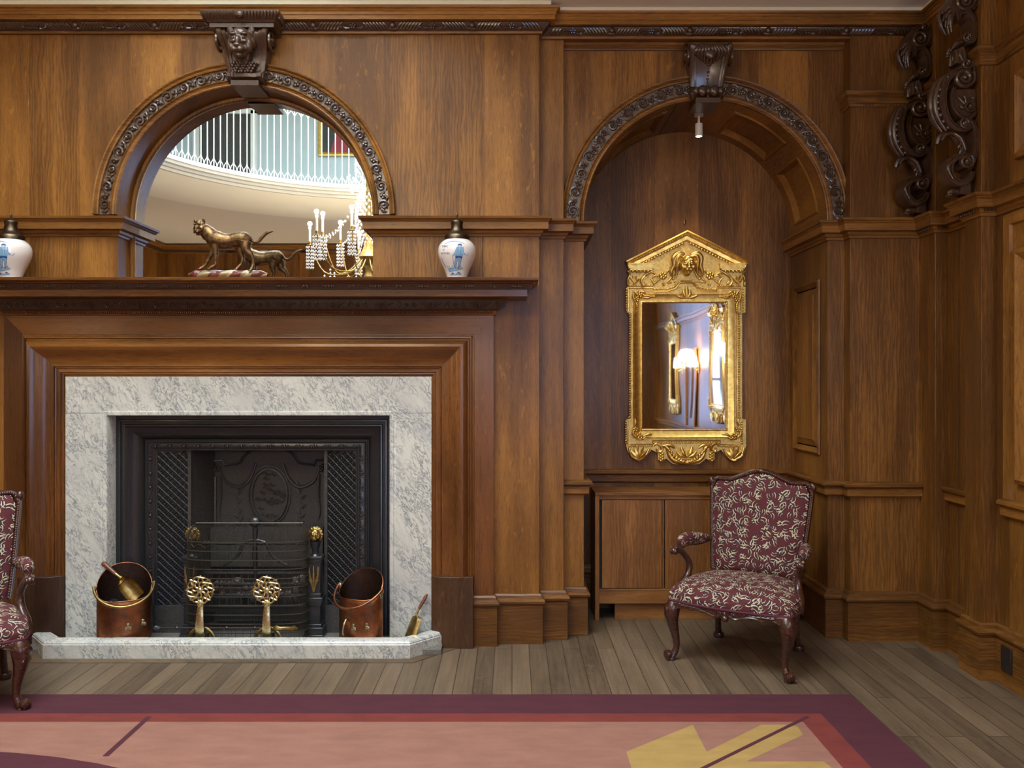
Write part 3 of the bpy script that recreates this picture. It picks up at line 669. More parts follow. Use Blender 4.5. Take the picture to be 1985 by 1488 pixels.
g.sweep(mp, [(0.210, 2.158), (0.222, 2.170), (0.234, 2.186)], XY)
fm = wallmap(SY)
u = SX0 - 0.03; k = 0
while u < SX1 + 0.05:                     # acanthus run under the shelf
    def gm(x, y, h): t = (y + 0.029) / 0.058; return (x, SY - (0.036 + 0.046 * t) - h, 2.079 + y)
    for s in (1, -1):
        for j in range(4): stroke(g, [(u + s * 0.008 * j, -0.024), (u + s * (0.010 + 0.011 * j), -0.004), (u + s * (0.016 + 0.019 * j), 0.021 - 0.003 * j)], [0.0025, 0.0055, 0.002], gm, 5, 0.003, 2)
    g.ball(gm(u, 0.004, 0.005), 0.009, (0.7, 1, 1.3), 6, 5)
    for s in (1, -1): stroke(g, spiral(u + s * 0.098, 0.0, 0.019, 0.004, PI / 2, -s * 1.2, 10), [0.004, 0.0045, 0.004], gm, 5, 0.003, 1)
    rosette(g, u + 0.1475, 0, 0.014, gm, 0.003)
    u += 0.295; k += 1
n_ = int((SX1 - SX0) / 0.0125)
for i in range(n_): g.ball((SX0 + 0.0125 * (i + 0.5), SY - 0.020, 2.037), 0.0062, (0.8, 1, 1.2), 5, 4)
u = SX0 - 0.15; i = 0
while u < SX1 + 0.2:                      # paired beads between fillets
    if i % 2 == 0:
        for q in (-0.017, 0, 0.017): g.ball((u + q, SY - 0.224, 2.172), 0.0082, (1.15, 1, 1), 7, 5)
        for q in (-0.030, 0.030): g.ball((u + q, SY - 0.224, 2.172), 0.0055, (0.7, 1, 1.3), 6, 4)
    else:
        for q in (-0.009, 0.009):
            g.ball((u + q, SY - 0.224, 2.176), 0.0062, n=6, m=4); g.ball((u + q * 1.6, SY - 0.224, 2.168), 0.0055, n=6, m=4)
    u += 0.137; i += 1
part(g, 'carved_band', 'carved', shelf, smooth=40)
# ------------------------------------------------------------------ marble
ms = thing('marble_fire_surround', 'grey veined white marble slips framing the iron grate', 'fireplace surround', (FX, 5.05, 0.0))
OX0, OX1, OZ = -2.477, -0.752, 1.405        # fire opening
MX_0, MX_1, MZ = SX0 + 0.380, SX1 - 0.380, 1.645
def slab(poly, name):
    g = MB(); g.prism(poly, -0.055, 0.006, wallmap(5.062)); return part(g, name, 'marble', ms, bevel=0.0015)
slab([(MX_0, 1.422), (MX_1, 1.422), (MX_1, MZ), (MX_0, MZ)], 'marble_lintel')
slab([(MX_0, 0.03), (OX0 - 0.04, 0.03), (OX0 - 0.04, 1.4205), (MX_0, 1.4205)], 'marble_jamb')
slab([(OX1 + 0.04, 0.03), (MX_1, 0.03), (MX_1, 1.4205), (OX1 + 0.04, 1.4205)], 'marble_jamb')
g = MB(); g.sweep([(OX1, 0.03), (OX1, OZ), (OX0, OZ), (OX0, 0.03)], [(0.0402, 0.004), (0.030, 0.006), (0.026, 0.010), (0.012, 0.012), (0.004, 0.009), (0, 0.002), (0, -0.16)], wallmap(5.062)); part(g, 'inner_moulding', 'marble', ms, smooth=30)
kb = thing('hearth_kerb', 'low white marble kerb with canted ends around the hearth', 'hearth kerb', (FX, 4.85, 0))
ko = [(-2.955, 5.045), (-2.735, 4.81), (-0.594, 4.81), (-0.372, 5.045)]; ki = [(-2.84, 5.045), (-2.68, 4.895), (-0.648, 4.895), (-0.486, 5.045)]
kp = [(0.0, 0.0), (0.0, 0.078), (0.004, 0.082), (0.004, 0.088), (0.010, 0.096), (0.020, 0.10), (0.080, 0.10), (0.085, 0.095), (0.085, 0.0)]
for i in range(3):
    g = MB(); a, b, c, d = ko[i], ko[i + 1], ki[i + 1], ki[i]; rows = []
    for (o, i2) in ((a, d), (b, c)): rows.append([(o[0] + (i2[0] - o[0]) * q / 0.085, o[1] + (i2[1] - o[1]) * q / 0.085, z) for q, z in kp])
    g.grid(rows, closed=True)
    for r, rv in ((rows[0], 0), (rows[1], 1)): g.add(r, [tuple(range(len(r)))])
    part(g, 'kerb_stone', 'marble', kb, smooth=30)
g = MB(); g.box(-2.9, -0.42, 4.88, 5.7, 0.001, 0.03); structure(g, 'floor', carved('grey_hearth_stone', (0.20, 0.18, 0.15), (0.10, 0.09, 0.08), 0.6))
# ------------------------------------------------------------------ cast iron register
RY = 5.155
rg = thing('cast_iron_register', 'black cast iron fireplace insert with lattice side panels and relief fireback', 'fireplace insert', (FX, RY, 0.03))
RX0, RX1, RZ = OX0 + 0.003, OX1 - 0.003, OZ - 0.004
g = MB(); pa = [(RX1, 0.03), (RX1, RZ), (RX0, RZ), (RX0, 0.03)]
g.sweep([(RX0, 0.03), (RX0, RZ), (RX1, RZ), (RX1, 0.03)], [(0, 0), (0.02, 0.0), (0.024, 0.012), (0.034, 0.014), (0.038, 0.004), (0.05, 0.004), (0.055, 0.016), (0.062, 0.018), (0.068, 0.012), (0.075, 0.004), (0.095, -0.002), (0.125, -0.024), (0.145, -0.052), (0.152, -0.070), (0.158, -0.070), (0.160, -0.062), (0.166, -0.062)], wallmap(RY))
part(g, 'moulded_frame', 'iron', rg, smooth=30)
g = MB(); bx0, bx1, bz = RX0 + 0.166, RX1 - 0.166, RZ - 0.166; BYY = RY + 0.062
g.sweep([(bx0, 0.03), (bx0, bz), (bx1, bz), (bx1, 0.03)], [(0, 0), (0.004, 0.006), (0.010, 0.004), (0.016, 0.008), (0.028, 0.012), (0.040, 0.008), (0.046, 0.002), (0.054, 0.002), (0.056, -0.008)], wallmap(BYY))
def ropeunit(mm, x, z, vert):
    f = (lambda a, b, h: (x + b, BYY - h, z + a)) if vert else (lambda a, b, h: (x + a, BYY - h, z + b))
    mm.ball(f(0, 0, 0.013), 0.008, n=7, m=4)
    for q in range(5):
        a = q * 2 * PI / 5; mm.ball(f(0.012 * math.cos(a), 0.010 * math.sin(a), 0.012), 0.0055, n=6, m=4)
    for s in (1, -1):
        stroke(mm, [(s * 0.016, 0.013), (s * 0.022, 0.0), (s * 0.016, -0.013)], [0.002, 0.004, 0.002], f, 5, 0.011, 2)
        stroke(mm, [(s * 0.024, 0.008), (s * 0.034, 0.0), (s * 0.028, -0.012)], [0.002, 0.003, 0.002], f, 5, 0.009, 2)
part(g, 'inner_border', 'iron', rg, smooth=30)
g = MB(); nn = 15
for i in range(nn): ropeunit(g, bx0 + 0.06 + (bx1 - bx0 - 0.12) * i / (nn - 1), bz - 0.028, False)
part(g, 'flower_border', 'iron', rg, smooth=40)
for x in (bx0 + 0.028, bx1 - 0.028):
    g = MB()
    for i in range(12): ropeunit(g, x, bz - 0.11 - 0.088 * i, True)
    part(g, 'flower_border', 'iron', rg, smooth=40)
px0, px1, pz = bx0 + 0.056, bx1 - 0.056, bz - 0.056; PW = 0.205
def lattice(x0, x1, z0, z1, y0, y1):
    """cast panel, splayed a little back, with a diagonal trellis and small flowers"""
    def f(u, v, h): t = (u - x0) / (x1 - x0); return (u, y0 + (y1 - y0) * t - h, v)
    mm = MB(); mm.add([f(x0, z0, 0), f(x1, z0, 0), f(x1, z1, 0), f(x0, z1, 0)], [(0, 1, 2, 3)])
    for (a, b) in ((x0, x0 + 0.012), (x1 - 0.012, x1)): mm.add([f(a, z0, 0), f(a, z0, 0.01), f(b, z0, 0.01), f(b, z0, 0), f(a, z1, 0), f(a, z1, 0.01), f(b, z1, 0.01), f(b, z1, 0)], [(0, 1, 5, 4), (1, 2, 6, 5), (2, 3, 7, 6)])
    p = 0.0475; cx = (x0 + x1) / 2
    def clip(c, s):                          # line v = c + s*(u-cx)
        pts = []
        for t in range(41):
            u = x0 + 0.012 + (x1 - x0 - 0.024) * t / 40; v = c + s * (u - cx)
            if z0 < v < z1 - 0.004: pts.append((u, v))
        return (pts[0], pts[-1]) if len(pts) > 1 else None
    k = int((z1 - z0) / p) + 6
    for i in range(-3, k):
        for s in (1, -1):
            q = clip(z0 + i * p, s)
            if q:
                mm.tube([f(*q[0], 0.006), f(*q[1], 0.006)], 0.0042, 4)
    fl = MB()
    for i in range(-1, 2 * k):
        for j in range(-4, 5):
            if (i + j) % 2: continue
            u, v = cx + j * p / 2 , z0 + i * p / 2 + p / 2
            if x0 + 0.022 < u < x1 - 0.022 and z0 + 0.014 < v < z1 - 0.016:
                fl.ball(f(u, v, 0.006), 0.0056, n=6, m=4)
                for a in range(4): fl.ball(f(u + 0.0085 * math.cos(a * PI / 2), v + 0.0085 * math.sin(a * PI / 2), 0.003), 0.0052, n=5, m=4)
    mm.add(fl.v, fl.f); return mm
part(lattice(px0, px0 + PW, 0.20, pz, BYY + 0.008, BYY + 0.035), 'lattice_panel', 'iron', rg, smooth=40)
part(lattice(px1 - PW, px1, 0.20, pz, BYY + 0.035, BYY + 0.008), 'lattice_panel', 'iron', rg, smooth=40)
g = MB(); fx0, fx1 = px0 + PW, px1 - PW
for a, b in ((px0 - 0.005, fx0), (fx1, px1 + 0.005)): g.box(a, b, BYY - 0.004, BYY + 0.03, 0.03, 0.20)
for x in (fx0, fx1): g.box(x - 0.010, x + 0.010, BYY + 0.02, BYY + 0.045, 0.03, pz)
g.add([(fx0, BYY + 0.03, 0.03), (fx0 + 0.07, 5.50, 0.03), (fx0 + 0.07, 5.50, pz), (fx0, BYY + 0.03, pz)], [(0, 1, 2, 3)])
g.add([(fx1, BYY + 0.03, 0.03), (fx1 - 0.07, 5.50, 0.03), (fx1 - 0.07, 5.50, pz), (fx1, BYY + 0.03, pz)], [(0, 1, 2, 3)])
g.add([(px0, BYY + 0.01, pz), (px1, BYY + 0.01, pz), (px1, 5.6, pz + 0.04), (px0, 5.6, pz + 0.04)], [(0, 1, 2, 3)])
part(g, 'firebox_side', 'iron_dull', rg, smooth=0)
g = MB(); g.add([(fx0, 5.50, 0.03), (fx1, 5.50, 0.03), (fx1, 5.50, pz + 0.05), (fx0, 5.50, pz + 0.05)], [(0, 1, 2, 3)])
fb = lambda u, v, h: (FX + u, 5.498 - h, v)
out = [(-0.36, 0.42), (-0.36, 0.98), (-0.40, 0.99), (-0.40, 1.09), (-0.31, 1.09), (-0.30, 1.06), (-0.22, 1.07)] + [(0.20 * math.cos(a), 1.04 + 0.15 * math.sin(a)) for a in [PI - PI * i / 12 for i in range(1, 12)]] + [(0.22, 1.07), (0.30, 1.06), (0.31, 1.09), (0.40, 1.09), (0.40, 0.99), (0.36, 0.98), (0.36, 0.42)]
stroke(g, out, 0.009, fb, 5, 0.004, 1)
ov = [(0.118 * math.cos(2 * PI * i / 28), 0.86 + 0.175 * math.sin(2 * PI * i / 28)) for i in range(29)]
stroke(g, ov, 0.008, fb, 5, 0.006, 1); stroke(g, [(x * 1.17, 0.86 + (z - 0.86) * 1.12) for x, z in ov], 0.005, fb, 5, 0.004, 1)
for s in (1, -1):
    stroke(g, [(s * 0.33, 1.03), (s * 0.29, 0.95), (s * 0.20, 0.915), (s * 0.13, 0.97), (s * 0.09, 1.07)], [0.008, 0.012, 0.012, 0.008], fb, 6, 0.004, 4)
    stroke(g, [(s * 0.33, 1.0), (s * 0.325, 0.86), (s * 0.335, 0.76), (s * 0.325, 0.70)], [0.011, 0.009, 0.004], fb, 6, 0.004, 4)
    rosette(g, s * 0.355, 1.04, 0.028, fb, 0.004)
    for i in range(13):
        t = i / 12; a = -1.25 + 1.9 * t; x, z = s * (0.155 + 0.055 * math.cos(a)), 0.80 + 0.20 * math.sin(a) ; leaf(g, x, z, PI / 2 - s * (0.9 if i % 2 else -0.6), 0.045, 0.009, fb, 0.003)
    for i in range(9): leaf(g, s * (0.02 + 0.035 * i), 0.60 + 0.01 * math.sin(i * 2), PI / 2 - s * (1.2 - 0.12 * i), 0.06, 0.012, fb, 0.003)
random.seed(5)
for i in range(26):
    a, r = random.random() * 6.28, random.random() ** 0.5; x, z = 0.095 * r * math.cos(a), 0.86 + 0.145 * r * math.sin(a)
    stroke(g, [(x - 0.02, z), (x - 0.007, z + 0.012), (x + 0.007, z - 0.008), (x + 0.022, z + 0.006)], [0.003, 0.007, 0.003], fb, 5, 0.002, 2)
part(g, 'fireback', 'iron_dull', rg, smooth=45)
# ------------------------------------------------------------------ grate, guard, andirons, poker
gt = thing('fire_grate', 'black iron basket grate with brass lion heads on its end pillars', 'fire grate', (FX, 5.2, 0.03))
g = MB()
for i, z in enumerate((0.20, 0.27, 0.34, 0.41, 0.60)):
    g.tube([(FX - 0.33, 5.20, z), (FX + 0.33, 5.20, z)], 0.011 if i < 4 else 0.015, 8)
g.box(FX - 0.35, FX + 0.35, 5.19, 5.42, 0.17, 0.19)
for i in range(15): g.tube([(FX - 0.32 + i * 0.0457, 5.20, 0.18), (FX - 0.32 + i * 0.0457, 5.20, 0.42)], 0.006, 5)
g.tube([(FX, 5.2, 0.40), (FX, 5.18, 0.52), (FX, 5.19, 0.62), (FX, 5.19, 0.70)], [0.012, 0.018, 0.014, 0.02], 8); g.ball((FX, 5.19, 0.735), 0.040, (1, 0.8, 0.85), 12, 8)
for s in (1, -1):
    g.tube(smoothline([(FX, 5.19, 0.62), (FX + s * 0.07, 5.18, 0.60), (FX + s * 0.11, 5.18, 0.52), (FX + s * 0.20, 5.19, 0.46)], 5), [0.010] * 16, 6)
part(g, 'fire_basket', 'iron', gt, smooth=40)
g = MB(); random.seed(3)
for i in range(46):
    r = random.uniform(0.025, 0.045); g.ball((FX + random.uniform(-0.29, 0.29), 5.31 + random.uniform(-0.06, 0.06), 0.22 + random.uniform(0, 0.12)), r, (1, 0.8, 0.7), 6, 4, rot=Matrix.Rotation(random.random() * 3, 3, 'X'))
o = part(g, 'ember_bed', 'ash', gt, smooth=0); o['kind'] = 'stuff'
g = MB(); g.box(FX - 0.37, FX + 0.37, 5.43, 5.455, 0.40, 0.66); part(g, 'back_plate', 'iron_dull', gt)
def lionmask(mm, c, s, fwd=Vector((0, -1, 0)), ears=False):
    """a big cat's face: skull, brow, muzzle, nose, jaw, cheeks; s is about the half height"""
    c = Vector(c); fwd = Vector(fwd).normalized(); R = Vector((0, 0, 1)).cross(fwd).normalized() * -1; U = fwd.cross(R).normalized()
    if U.z < 0: U = -U
    rot = Matrix((R, fwd, U)).transposed()
    def q(x, y, z): return c + (R * x + fwd * y + U * z) * s
    def b(x, y, z, r, sc=(1, 1, 1)): mm.ball(q(x, y, z), r * s, sc, 12, 8, rot=rot)
    b(0, 0, 0.15, 0.60, (1.0, 0.85, 1.0)); b(0, 0.20, 0.42, 0.36, (1.1, 0.8, 0.8))
    b(0, 0.52, -0.02, 0.155, (0.95, 1.5, 1.9)); b(0, 0.80, -0.22, 0.11, (1.5, 0.8, 0.8))
    b(0, 0.42, -0.33, 0.31, (1.0, 1.1, 0.85)); b(0, 0.46, -0.62, 0.19, (1.1, 1.0, 0.6)); b(0, 0.25, -0.48, 0.30, (1.1, 1, 0.8))
    for t in (1, -1):
        b(t * 0.135, 0.70, -0.40, 0.155, (1.0, 0.95, 0.85)); b(t * 0.25, 0.45, 0.36, 0.11, (1.7, 1.0, 0.6))
        b(t * 0.25, 0.49, 0.17, 0.075); b(t * 0.24, 0.42, 0.03, 0.14, (1.3, 0.8, 0.6)); b(t * 0.40, 0.22, -0.12, 0.26, (0.8, 0.9, 1.3))
        b(t * 0.50, 0.0, 0.05, 0.25, (0.8, 1, 1.2))
        if ears: b(t * 0.50, 0.02, 0.66, 0.17, (1.0, 0.55, 1.15)); b(t * 0.47, -0.02, 0.55, 0.16, (1, 0.7, 1))
    return q
for s in (-1, 1):
    x = FX + s * 0.385; Y0 = 5.16
    g = MB()
    for a, b, z0, z1 in ((0.062, 0.055, 0.03, 0.045), (0.056, 0.050, 0.045, 0.09), (0.046, 0.042, 0.09, 0.11), (0.038, 0.036, 0.11, 0.225), (0.048, 0.044, 0.225, 0.245), (0.055, 0.048, 0.245, 0.275), (0.044, 0.042, 0.275, 0.30), (0.040, 0.038, 0.30, 0.49), (0.046, 0.042, 0.49, 0.51), (0.052, 0.046, 0.51, 0.53)): g.box(x - a, x + a, Y0 - b, Y0 + b, z0, z1)
    g.lathe([(0.030, 0.53), (0.022, 0.54), (0.020, 0.56), (0.030, 0.59), (0.034, 0.62)], (x, Y0, 0), 16)
    pl_ = part(g, 'grate_pillar', 'iron', gt, smooth=30, bevel=0.003)
    g = MB(); q = lionmask(g, (x, Y0 + 0.005, 0.655), 0.055)
    for i in range(14):
        a = i / 14 * 2 * PI; g.ball(q(0.72 * math.cos(a), -0.05, 0.05 + 0.75 * math.sin(a)), 0.013, (1, 0.8, 1), 6, 5)
    part(g, 'lion_head', 'old_brass', gt, remesh=0.0025)
    g = MB()
    for sg in (1, -1):
        for j in range(4): stroke(g, [(x + sg * 0.003, 0.315 + 0.015 * j), (x + sg * (0.012 + 0.004 * j), 0.36 + 0.02 * j), (x + sg * (0.030 - 0.001 * j), 0.39 + 0.026 * j)], [0.004, 0.008, 0.003], lambda u, v, h: (u, Y0 - 0.038 - h, v), 5, 0.003, 3)
    stroke(g, [(x, 0.31), (x, 0.40), (x, 0.475)], [0.004, 0.008, 0.004], lambda u, v, h: (u, Y0 - 0.040 - h, v), 5, 0.004, 3)
    part(g, 'brass_leaf', 'old_brass', gt, smooth=50)
# spark guard: bowed wire screen
gd = thing('spark_guard', 'domed black wire spark guard standing before the grate', 'fire guard', (FX - 0.015, 5.02, 0.03))
GX, GW, GY, GD, GH = FX - 0.015, 0.375, 5.00, 0.13, 0.72
def gp(t, z):                    # t in -1..1 across; rounded plan, rounded top
    a = t * PI / 2; x = GW * (abs(math.sin(a)) ** 0.62) * (1 if a > 0 else -1); y = GD * (1 - abs(math.cos(a)) ** 0.45)
    return (GX + x * 0.985, GY + y, 0.03 + z)
g = MB()
NW = 92
for i in range(NW + 1):
    t = -1 + 2 * i / NW; p0 = gp(t, 0)
    pts = [p0, gp(t, 0.3), gp(t, GH - 0.10)]
    p = gp(t, GH - 0.10)
    for k in range(1, 5):
        b = k / 4 * PI / 2; pts.append((GX + (p[0] - GX) * (1 - 0.10 * (1 - math.cos(b))), p[1] + (GY + GD + 0.02 - p[1]) * (1 - math.cos(b)) * 0.9, p[2] + 0.085 * math.sin(b)))
    g.tube(pts, 0.0012, 3, cap=False)
o = part(g, 'wire_screen', 'wire', gd, smooth=0)
g = MB()
for z in (0.004, 0.06, 0.115, 0.17, 0.225, 0.28, 0.335, 0.39, 0.445, 0.50, 0.555, 0.61):
    g.tube([gp(-1 + 2 * i / 40, z) for i in range(41)], 0.0034 if z not in (0.004,) else 0.005, 5)
g.tube([(GX + (gp(-1 + 2 * i / 40, 0)[0] - GX) * 0.90, GY + GD * 0.95, 0.03 + GH - 0.013) for i in range(41)], 0.004, 5)
fs = []
for i in range(61):
    t = -0.62 + 1.24 * i / 60; p = gp(t, 0.585 + 0.022 * abs(math.cos(i / 60 * PI * 6)) - 0.01); fs.append((p[0], p[1] - 0.003, p[2]))
g.tube(fs, 0.0016, 4)
part(g, 'wire_band', 'wire', gd, smooth=50)
def andiron(name, x, label):
    t = thing(name, label, 'andiron', (x, 4.955, 0.03), world=False, group='pair of brass andirons')
    g = MB(); rows = []
    for z, y, w_ in ((0.0, -0.004, 0.026), (0.06, -0.010, 0.026), (0.13, -0.014, 0.024), (0.20, -0.008, 0.020), (0.235, 0, 0.017), (0.25, 0, 0.020)):
        rows.append([(-w_, y - 0.004, z), (-w_ * 0.4, y - 0.010, z), (w_ * 0.4, y - 0.010, z), (w_, y - 0.004, z), (w_, y + 0.006, z), (-w_, y + 0.006, z)])
    g.grid(rows, closed=True); g.build('stem', 'brass', t, smooth=50)
    g = MB(); arc = [(0.072 * math.cos(a), 0.0, 0.085 * math.sin(a)) for a in [PI * i / 14 for i in range(15)]]
    for s in (1, -1): g.tube([(s * 0.078, 0, 0.0)] + [(s * 0.078 * math.cos(a), 0.012, 0.02 + 0.085 * math.sin(a)) for a in [PI / 2 * i / 8 for i in range(1, 9)]], [0.009, 0.010, 0.010, 0.010, 0.010, 0.010, 0.009, 0.008, 0.006], 6, flat=0.6)
    g.tube([(0, 0.02, 0.03), (0, 0.12, 0.03)], 0.009, 6); g.box(-0.012, 0.012, 0.10, 0.12, 0.0, 0.035)
    g.build('foot', 'old_brass', t, smooth=50)
    g = MB(); f = lambda u, v, h: (u, -0.004 - h, 0.335 + v)
    for q in range(8):
        a = q * PI / 4; stroke(g, [(0.016 * math.cos(a), 0.016 * math.sin(a)), (0.030 * math.cos(a + 0.25), 0.030 * math.sin(a + 0.25)), (0.044 * math.cos(a), 0.044 * math.sin(a))], [0.004, 0.0065, 0.004], f, 6, 0.003, 2)
        stroke(g, [(0.048 * math.cos(a - 0.38), 0.048 * math.sin(a - 0.38)), (0.084 * math.cos(a), 0.084 * math.sin(a)), (0.048 * math.cos(a + 0.38), 0.048 * math.sin(a + 0.38))], [0.005, 0.0058, 0.005], f, 6, 0.0, 4)
    for q in range(4):
        a = q * PI / 2 + 0.4; stroke(g, [(0.075 * math.cos(a - 0.75), 0.075 * math.sin(a - 0.75)), (0.082 * math.cos(a), 0.082 * math.sin(a)), (0.046 * math.cos(a + 0.8), 0.046 * math.sin(a + 0.8))], 0.0045, f, 6, 0.003, 4)
    for r, th in ((0.047, 0.0052), (0.017, 0.004), (0.079, 0.0045)): g.tube([f(r * math.cos(2 * PI * i / 24), r * math.sin(2 * PI * i / 24), 0.001) for i in range(25)], th, 5)
    g.ball(f(0, 0, 0.004), 0.015, (1, 0.6, 1), 12, 8)
    for s in (1, -1): leaf(g, s * 0.004, -0.088, PI / 2 + s * 0.9, 0.03, 0.010, f, 0.004); leaf(g, s * 0.010, -0.10, PI / 2 + s * 0.35, 0.04, 0.010, f, 0.002)
    g.ball(f(0, -0.078, 0), 0.018, (1, 0.6, 1.2), 10, 8)
    g.build('rosette_finial', 'brass', t, smooth=50)
    return t
a1 = andiron('andiron', -1.870, 'brass andiron with pierced rosette finial, left one before the guard')
copy_thing(a1, (-1.470, 4.955, 0.03), label='brass andiron with pierced rosette finial, right one before the guard')
pk = thing('fire_poker', 'black iron poker with brass knob lying across the andirons', 'poker', (-1.62, 5.0, 0.12))
g = MB(); g.tube([(-2.12, 4.975, 0.130), (-1.9, 4.975, 0.130), (-1.45, 4.975, 0.128)], [0.006, 0.006, 0.007], 8)
g.tube([(-2.165, 4.975, 0.130), (-2.15, 4.975, 0.130), (-2.135, 4.975, 0.130), (-2.12, 4.975, 0.130)], [0.004, 0.017, 0.014, 0.006], 8)
for x in (-2.02, -1.72, -1.55): g.ball((x, 4.975, 0.13), 0.011, (1.3, 1, 1), 8, 6)
part(g, 'poker_rod', 'iron', pk, smooth=40)
g = MB(); g.tube([(-1.45, 4.975, 0.128), (-1.42, 4.975, 0.128), (-1.40, 4.975, 0.127), (-1.36, 4.975, 0.127), (-1.335, 4.975, 0.127), (-1.315, 4.975, 0.127), (-1.29, 4.975, 0.127)], [0.010, 0.020, 0.011, 0.012, 0.012, 0.022, 0.004], 8)
part(g, 'brass_knob', 'old_brass', pk, smooth=40)
# ------------------------------------------------------------------ coal scuttles
def scuttle(name, x, y, rz, label, back_h, front_h, R=0.152):
    """helmet scuttle: oval can whose rim sweeps up at the back; local -y is its front"""
    t = thing(name, label, 'coal scuttle', (x, y, 0.03), world=False, rz=rz)
    n = 48
    def rim(a):                       # a=0 is the front
        c = (1 - math.cos(a)) / 2; return front_h + (back_h - front_h) * (c ** 1.15) + 0.018 * math.cos(2 * a) * (1 - c)
    def pt(a, z, r): return (r * math.sin(a), -r * 0.66 * math.cos(a), z)
    def rad(z): return R * (0.97 + 0.03 * math.cos(z * 9))
    g = MB(); rows = []
    for k in range(9): rows.append([pt(2 * PI * i / n, rim(2 * PI * i / n) * k / 8, rad(0)) for i in range(n)])
    rows.append([pt(2 * PI * i / n, rim(2 * PI * i / n) + 0.002, rad(0) - 0.003) for i in range(n)])
    g.grid(rows, closed=True); g.build('copper_body', 'copper', t, smooth=60)
    g = MB(); rows = []
    for k in range(9): rows.append([pt(2 * PI * i / n, 0.01 + (rim(2 * PI * i / n) - 0.01) * k / 8, rad(0) - 0.004) for i in range(n)])
    g.grid(rows, closed=True); g.add([pt(2 * PI * i / n, 0.01, rad(0) - 0.004) for i in range(n)], [tuple(range(n))]); g.build('inner_lining', 'copper_in', t, smooth=60)
    g = MB(); g.tube([pt(2 * PI * i / n, rim(2 * PI * i / n), rad(0)) for i in range(n + 1)], 0.0035, 6, cap=False); g.build('rolled_rim', 'copper', t, smooth=60)
    hz = rim(PI * 0.52)
    for s in (1, -1):
        g = MB(); g.ball((s * (R + 0.008), 0.0, hz - 0.01), 0.016, (0.7, 1, 1.2), 8, 6); g.ball((s * (R + 0.004), 0.0, hz - 0.035), 0.015, (0.6, 1, 1.3), 8, 6); g.build('handle_mount', 'verdigris', t, smooth=50)
    if 'right' in label:
        g = MB(); g.tube(smoothline([(-0.03, -R * 0.66 - 0.005, 0.165), (-0.026, -R * 0.66 - 0.03, 0.14), (-0.03, -R * 0.66 - 0.034, 0.09), (-0.03, -R * 0.66 - 0.006, 0.055)], 4), 0.006, 6); g.build('tipping_handle', 'verdigris', t, smooth=50)
    for dx, z in ((0.02, 0.12), (0.10, 0.13)):
        g = MB(); yy = -math.sqrt(max(0, 1 - (dx / R) ** 2)) * R * 0.66 - 0.003
        for u, v in ((0, 0.016), (0.010, -0.004), (-0.010, -0.006), (0, 0)): g.ball((dx + u, yy + abs(u) * 0.2, z + v), 0.011, (1, 0.4, 1), 8, 6)
        g.build('rivet_plate', 'verdigris', t, smooth=50)
    g = MB(); pts = []
    for i in range(25):
        a = -PI / 2 + PI * i / 24; pts.append(((R + 0.014) * math.sin(a), -(0.105) * math.cos(a) * 1.45, hz + 0.005 - 0.10 * math.cos(a) ** 1.0))
    g.tube(pts, 0.0085, 8); g.build('bail_handle', 'old_brass' if 'left' in label else 'copper', t, smooth=60)
    return t
scuttle('coal_scuttle', -2.345, 4.995, math.radians(25), 'left copper coal scuttle holding coal and a brass scoop', 0.47, 0.26)
scuttle('coal_scuttle', -0.915, 5.00, math.radians(-28), 'right copper coal scuttle, empty, with tall curved back', 0.435, 0.27, 0.148)
random.seed(11)
for i, (x, y, z, r) in enumerate(((-2.405, 4.98, 0.272, 0.042), (-2.345, 5.02, 0.268, 0.04), (-2.29, 5.0, 0.26, 0.036))):
    g = MB(); g.ball((0, 0, 0), r, (1.1, 0.9, 0.8), 7, 5); g.v = [tuple(Vector(p) * random.uniform(0.85, 1.12)) for p in g.v]
    o = g.build('coal_lump', 'coal', smooth=0, loc=None); o.location = (x, y, z); tag(o, ('black lump of coal lying left in the left scuttle', 'black lump of coal beneath the scoop in the left scuttle', 'black lump of coal at the right in the left scuttle')[i], 'coal', 'coal in the left scuttle')
# brass scoop leaning in the left scuttle
sc_ = thing('coal_scoop', 'brass coal scoop with turned wooden handle in the left scuttle', 'coal scoop', (-2.33, 5.0, 0.37))
a0 = P(199, 1090, 5.02); a1_ = P(224, 1112, 5.0); a2 = P(236, 1121, 4.99); a3 = P(262, 1150, 4.99)
g = MB(); g.tube([a0, a0.lerp(a1_, 0.1), a0.lerp(a1_, 0.45), a0.lerp(a1_, 0.8), a1_], [0.010, 0.017, 0.014, 0.012, 0.013], 12); part(g, 'scoop_handle', 'handle_wood', sc_, smooth=50)
g = MB(); g.tube([a1_, a1_.lerp(a2, 0.5), a2], [0.011, 0.010, 0.014], 10)
d_ = (a3 - a2).normalized(); side = d_.cross(Vector((0, -1, 0.25))).normalized(); nrm_ = side.cross(d_).normalized()
rows = []
for k, (t, wd) in enumerate(((0.0, 0.018), (0.02, 0.040), (0.06, 0.050), (0.10, 0.052), (0.15, 0.050))):
    rows.append([a2 + d_ * t + side * wd * math.sin(b) - nrm_ * (0.042 * math.cos(b) - 0.02) * min(1, 0.2 + k / 2) for b in [-1.5 + 3.0 * i / 14 for i in range(15)]])
g.grid(rows); g.add(rows[1], [tuple(range(15))]); part(g, 'scoop_pan', 'old_brass', sc_, smooth=50)
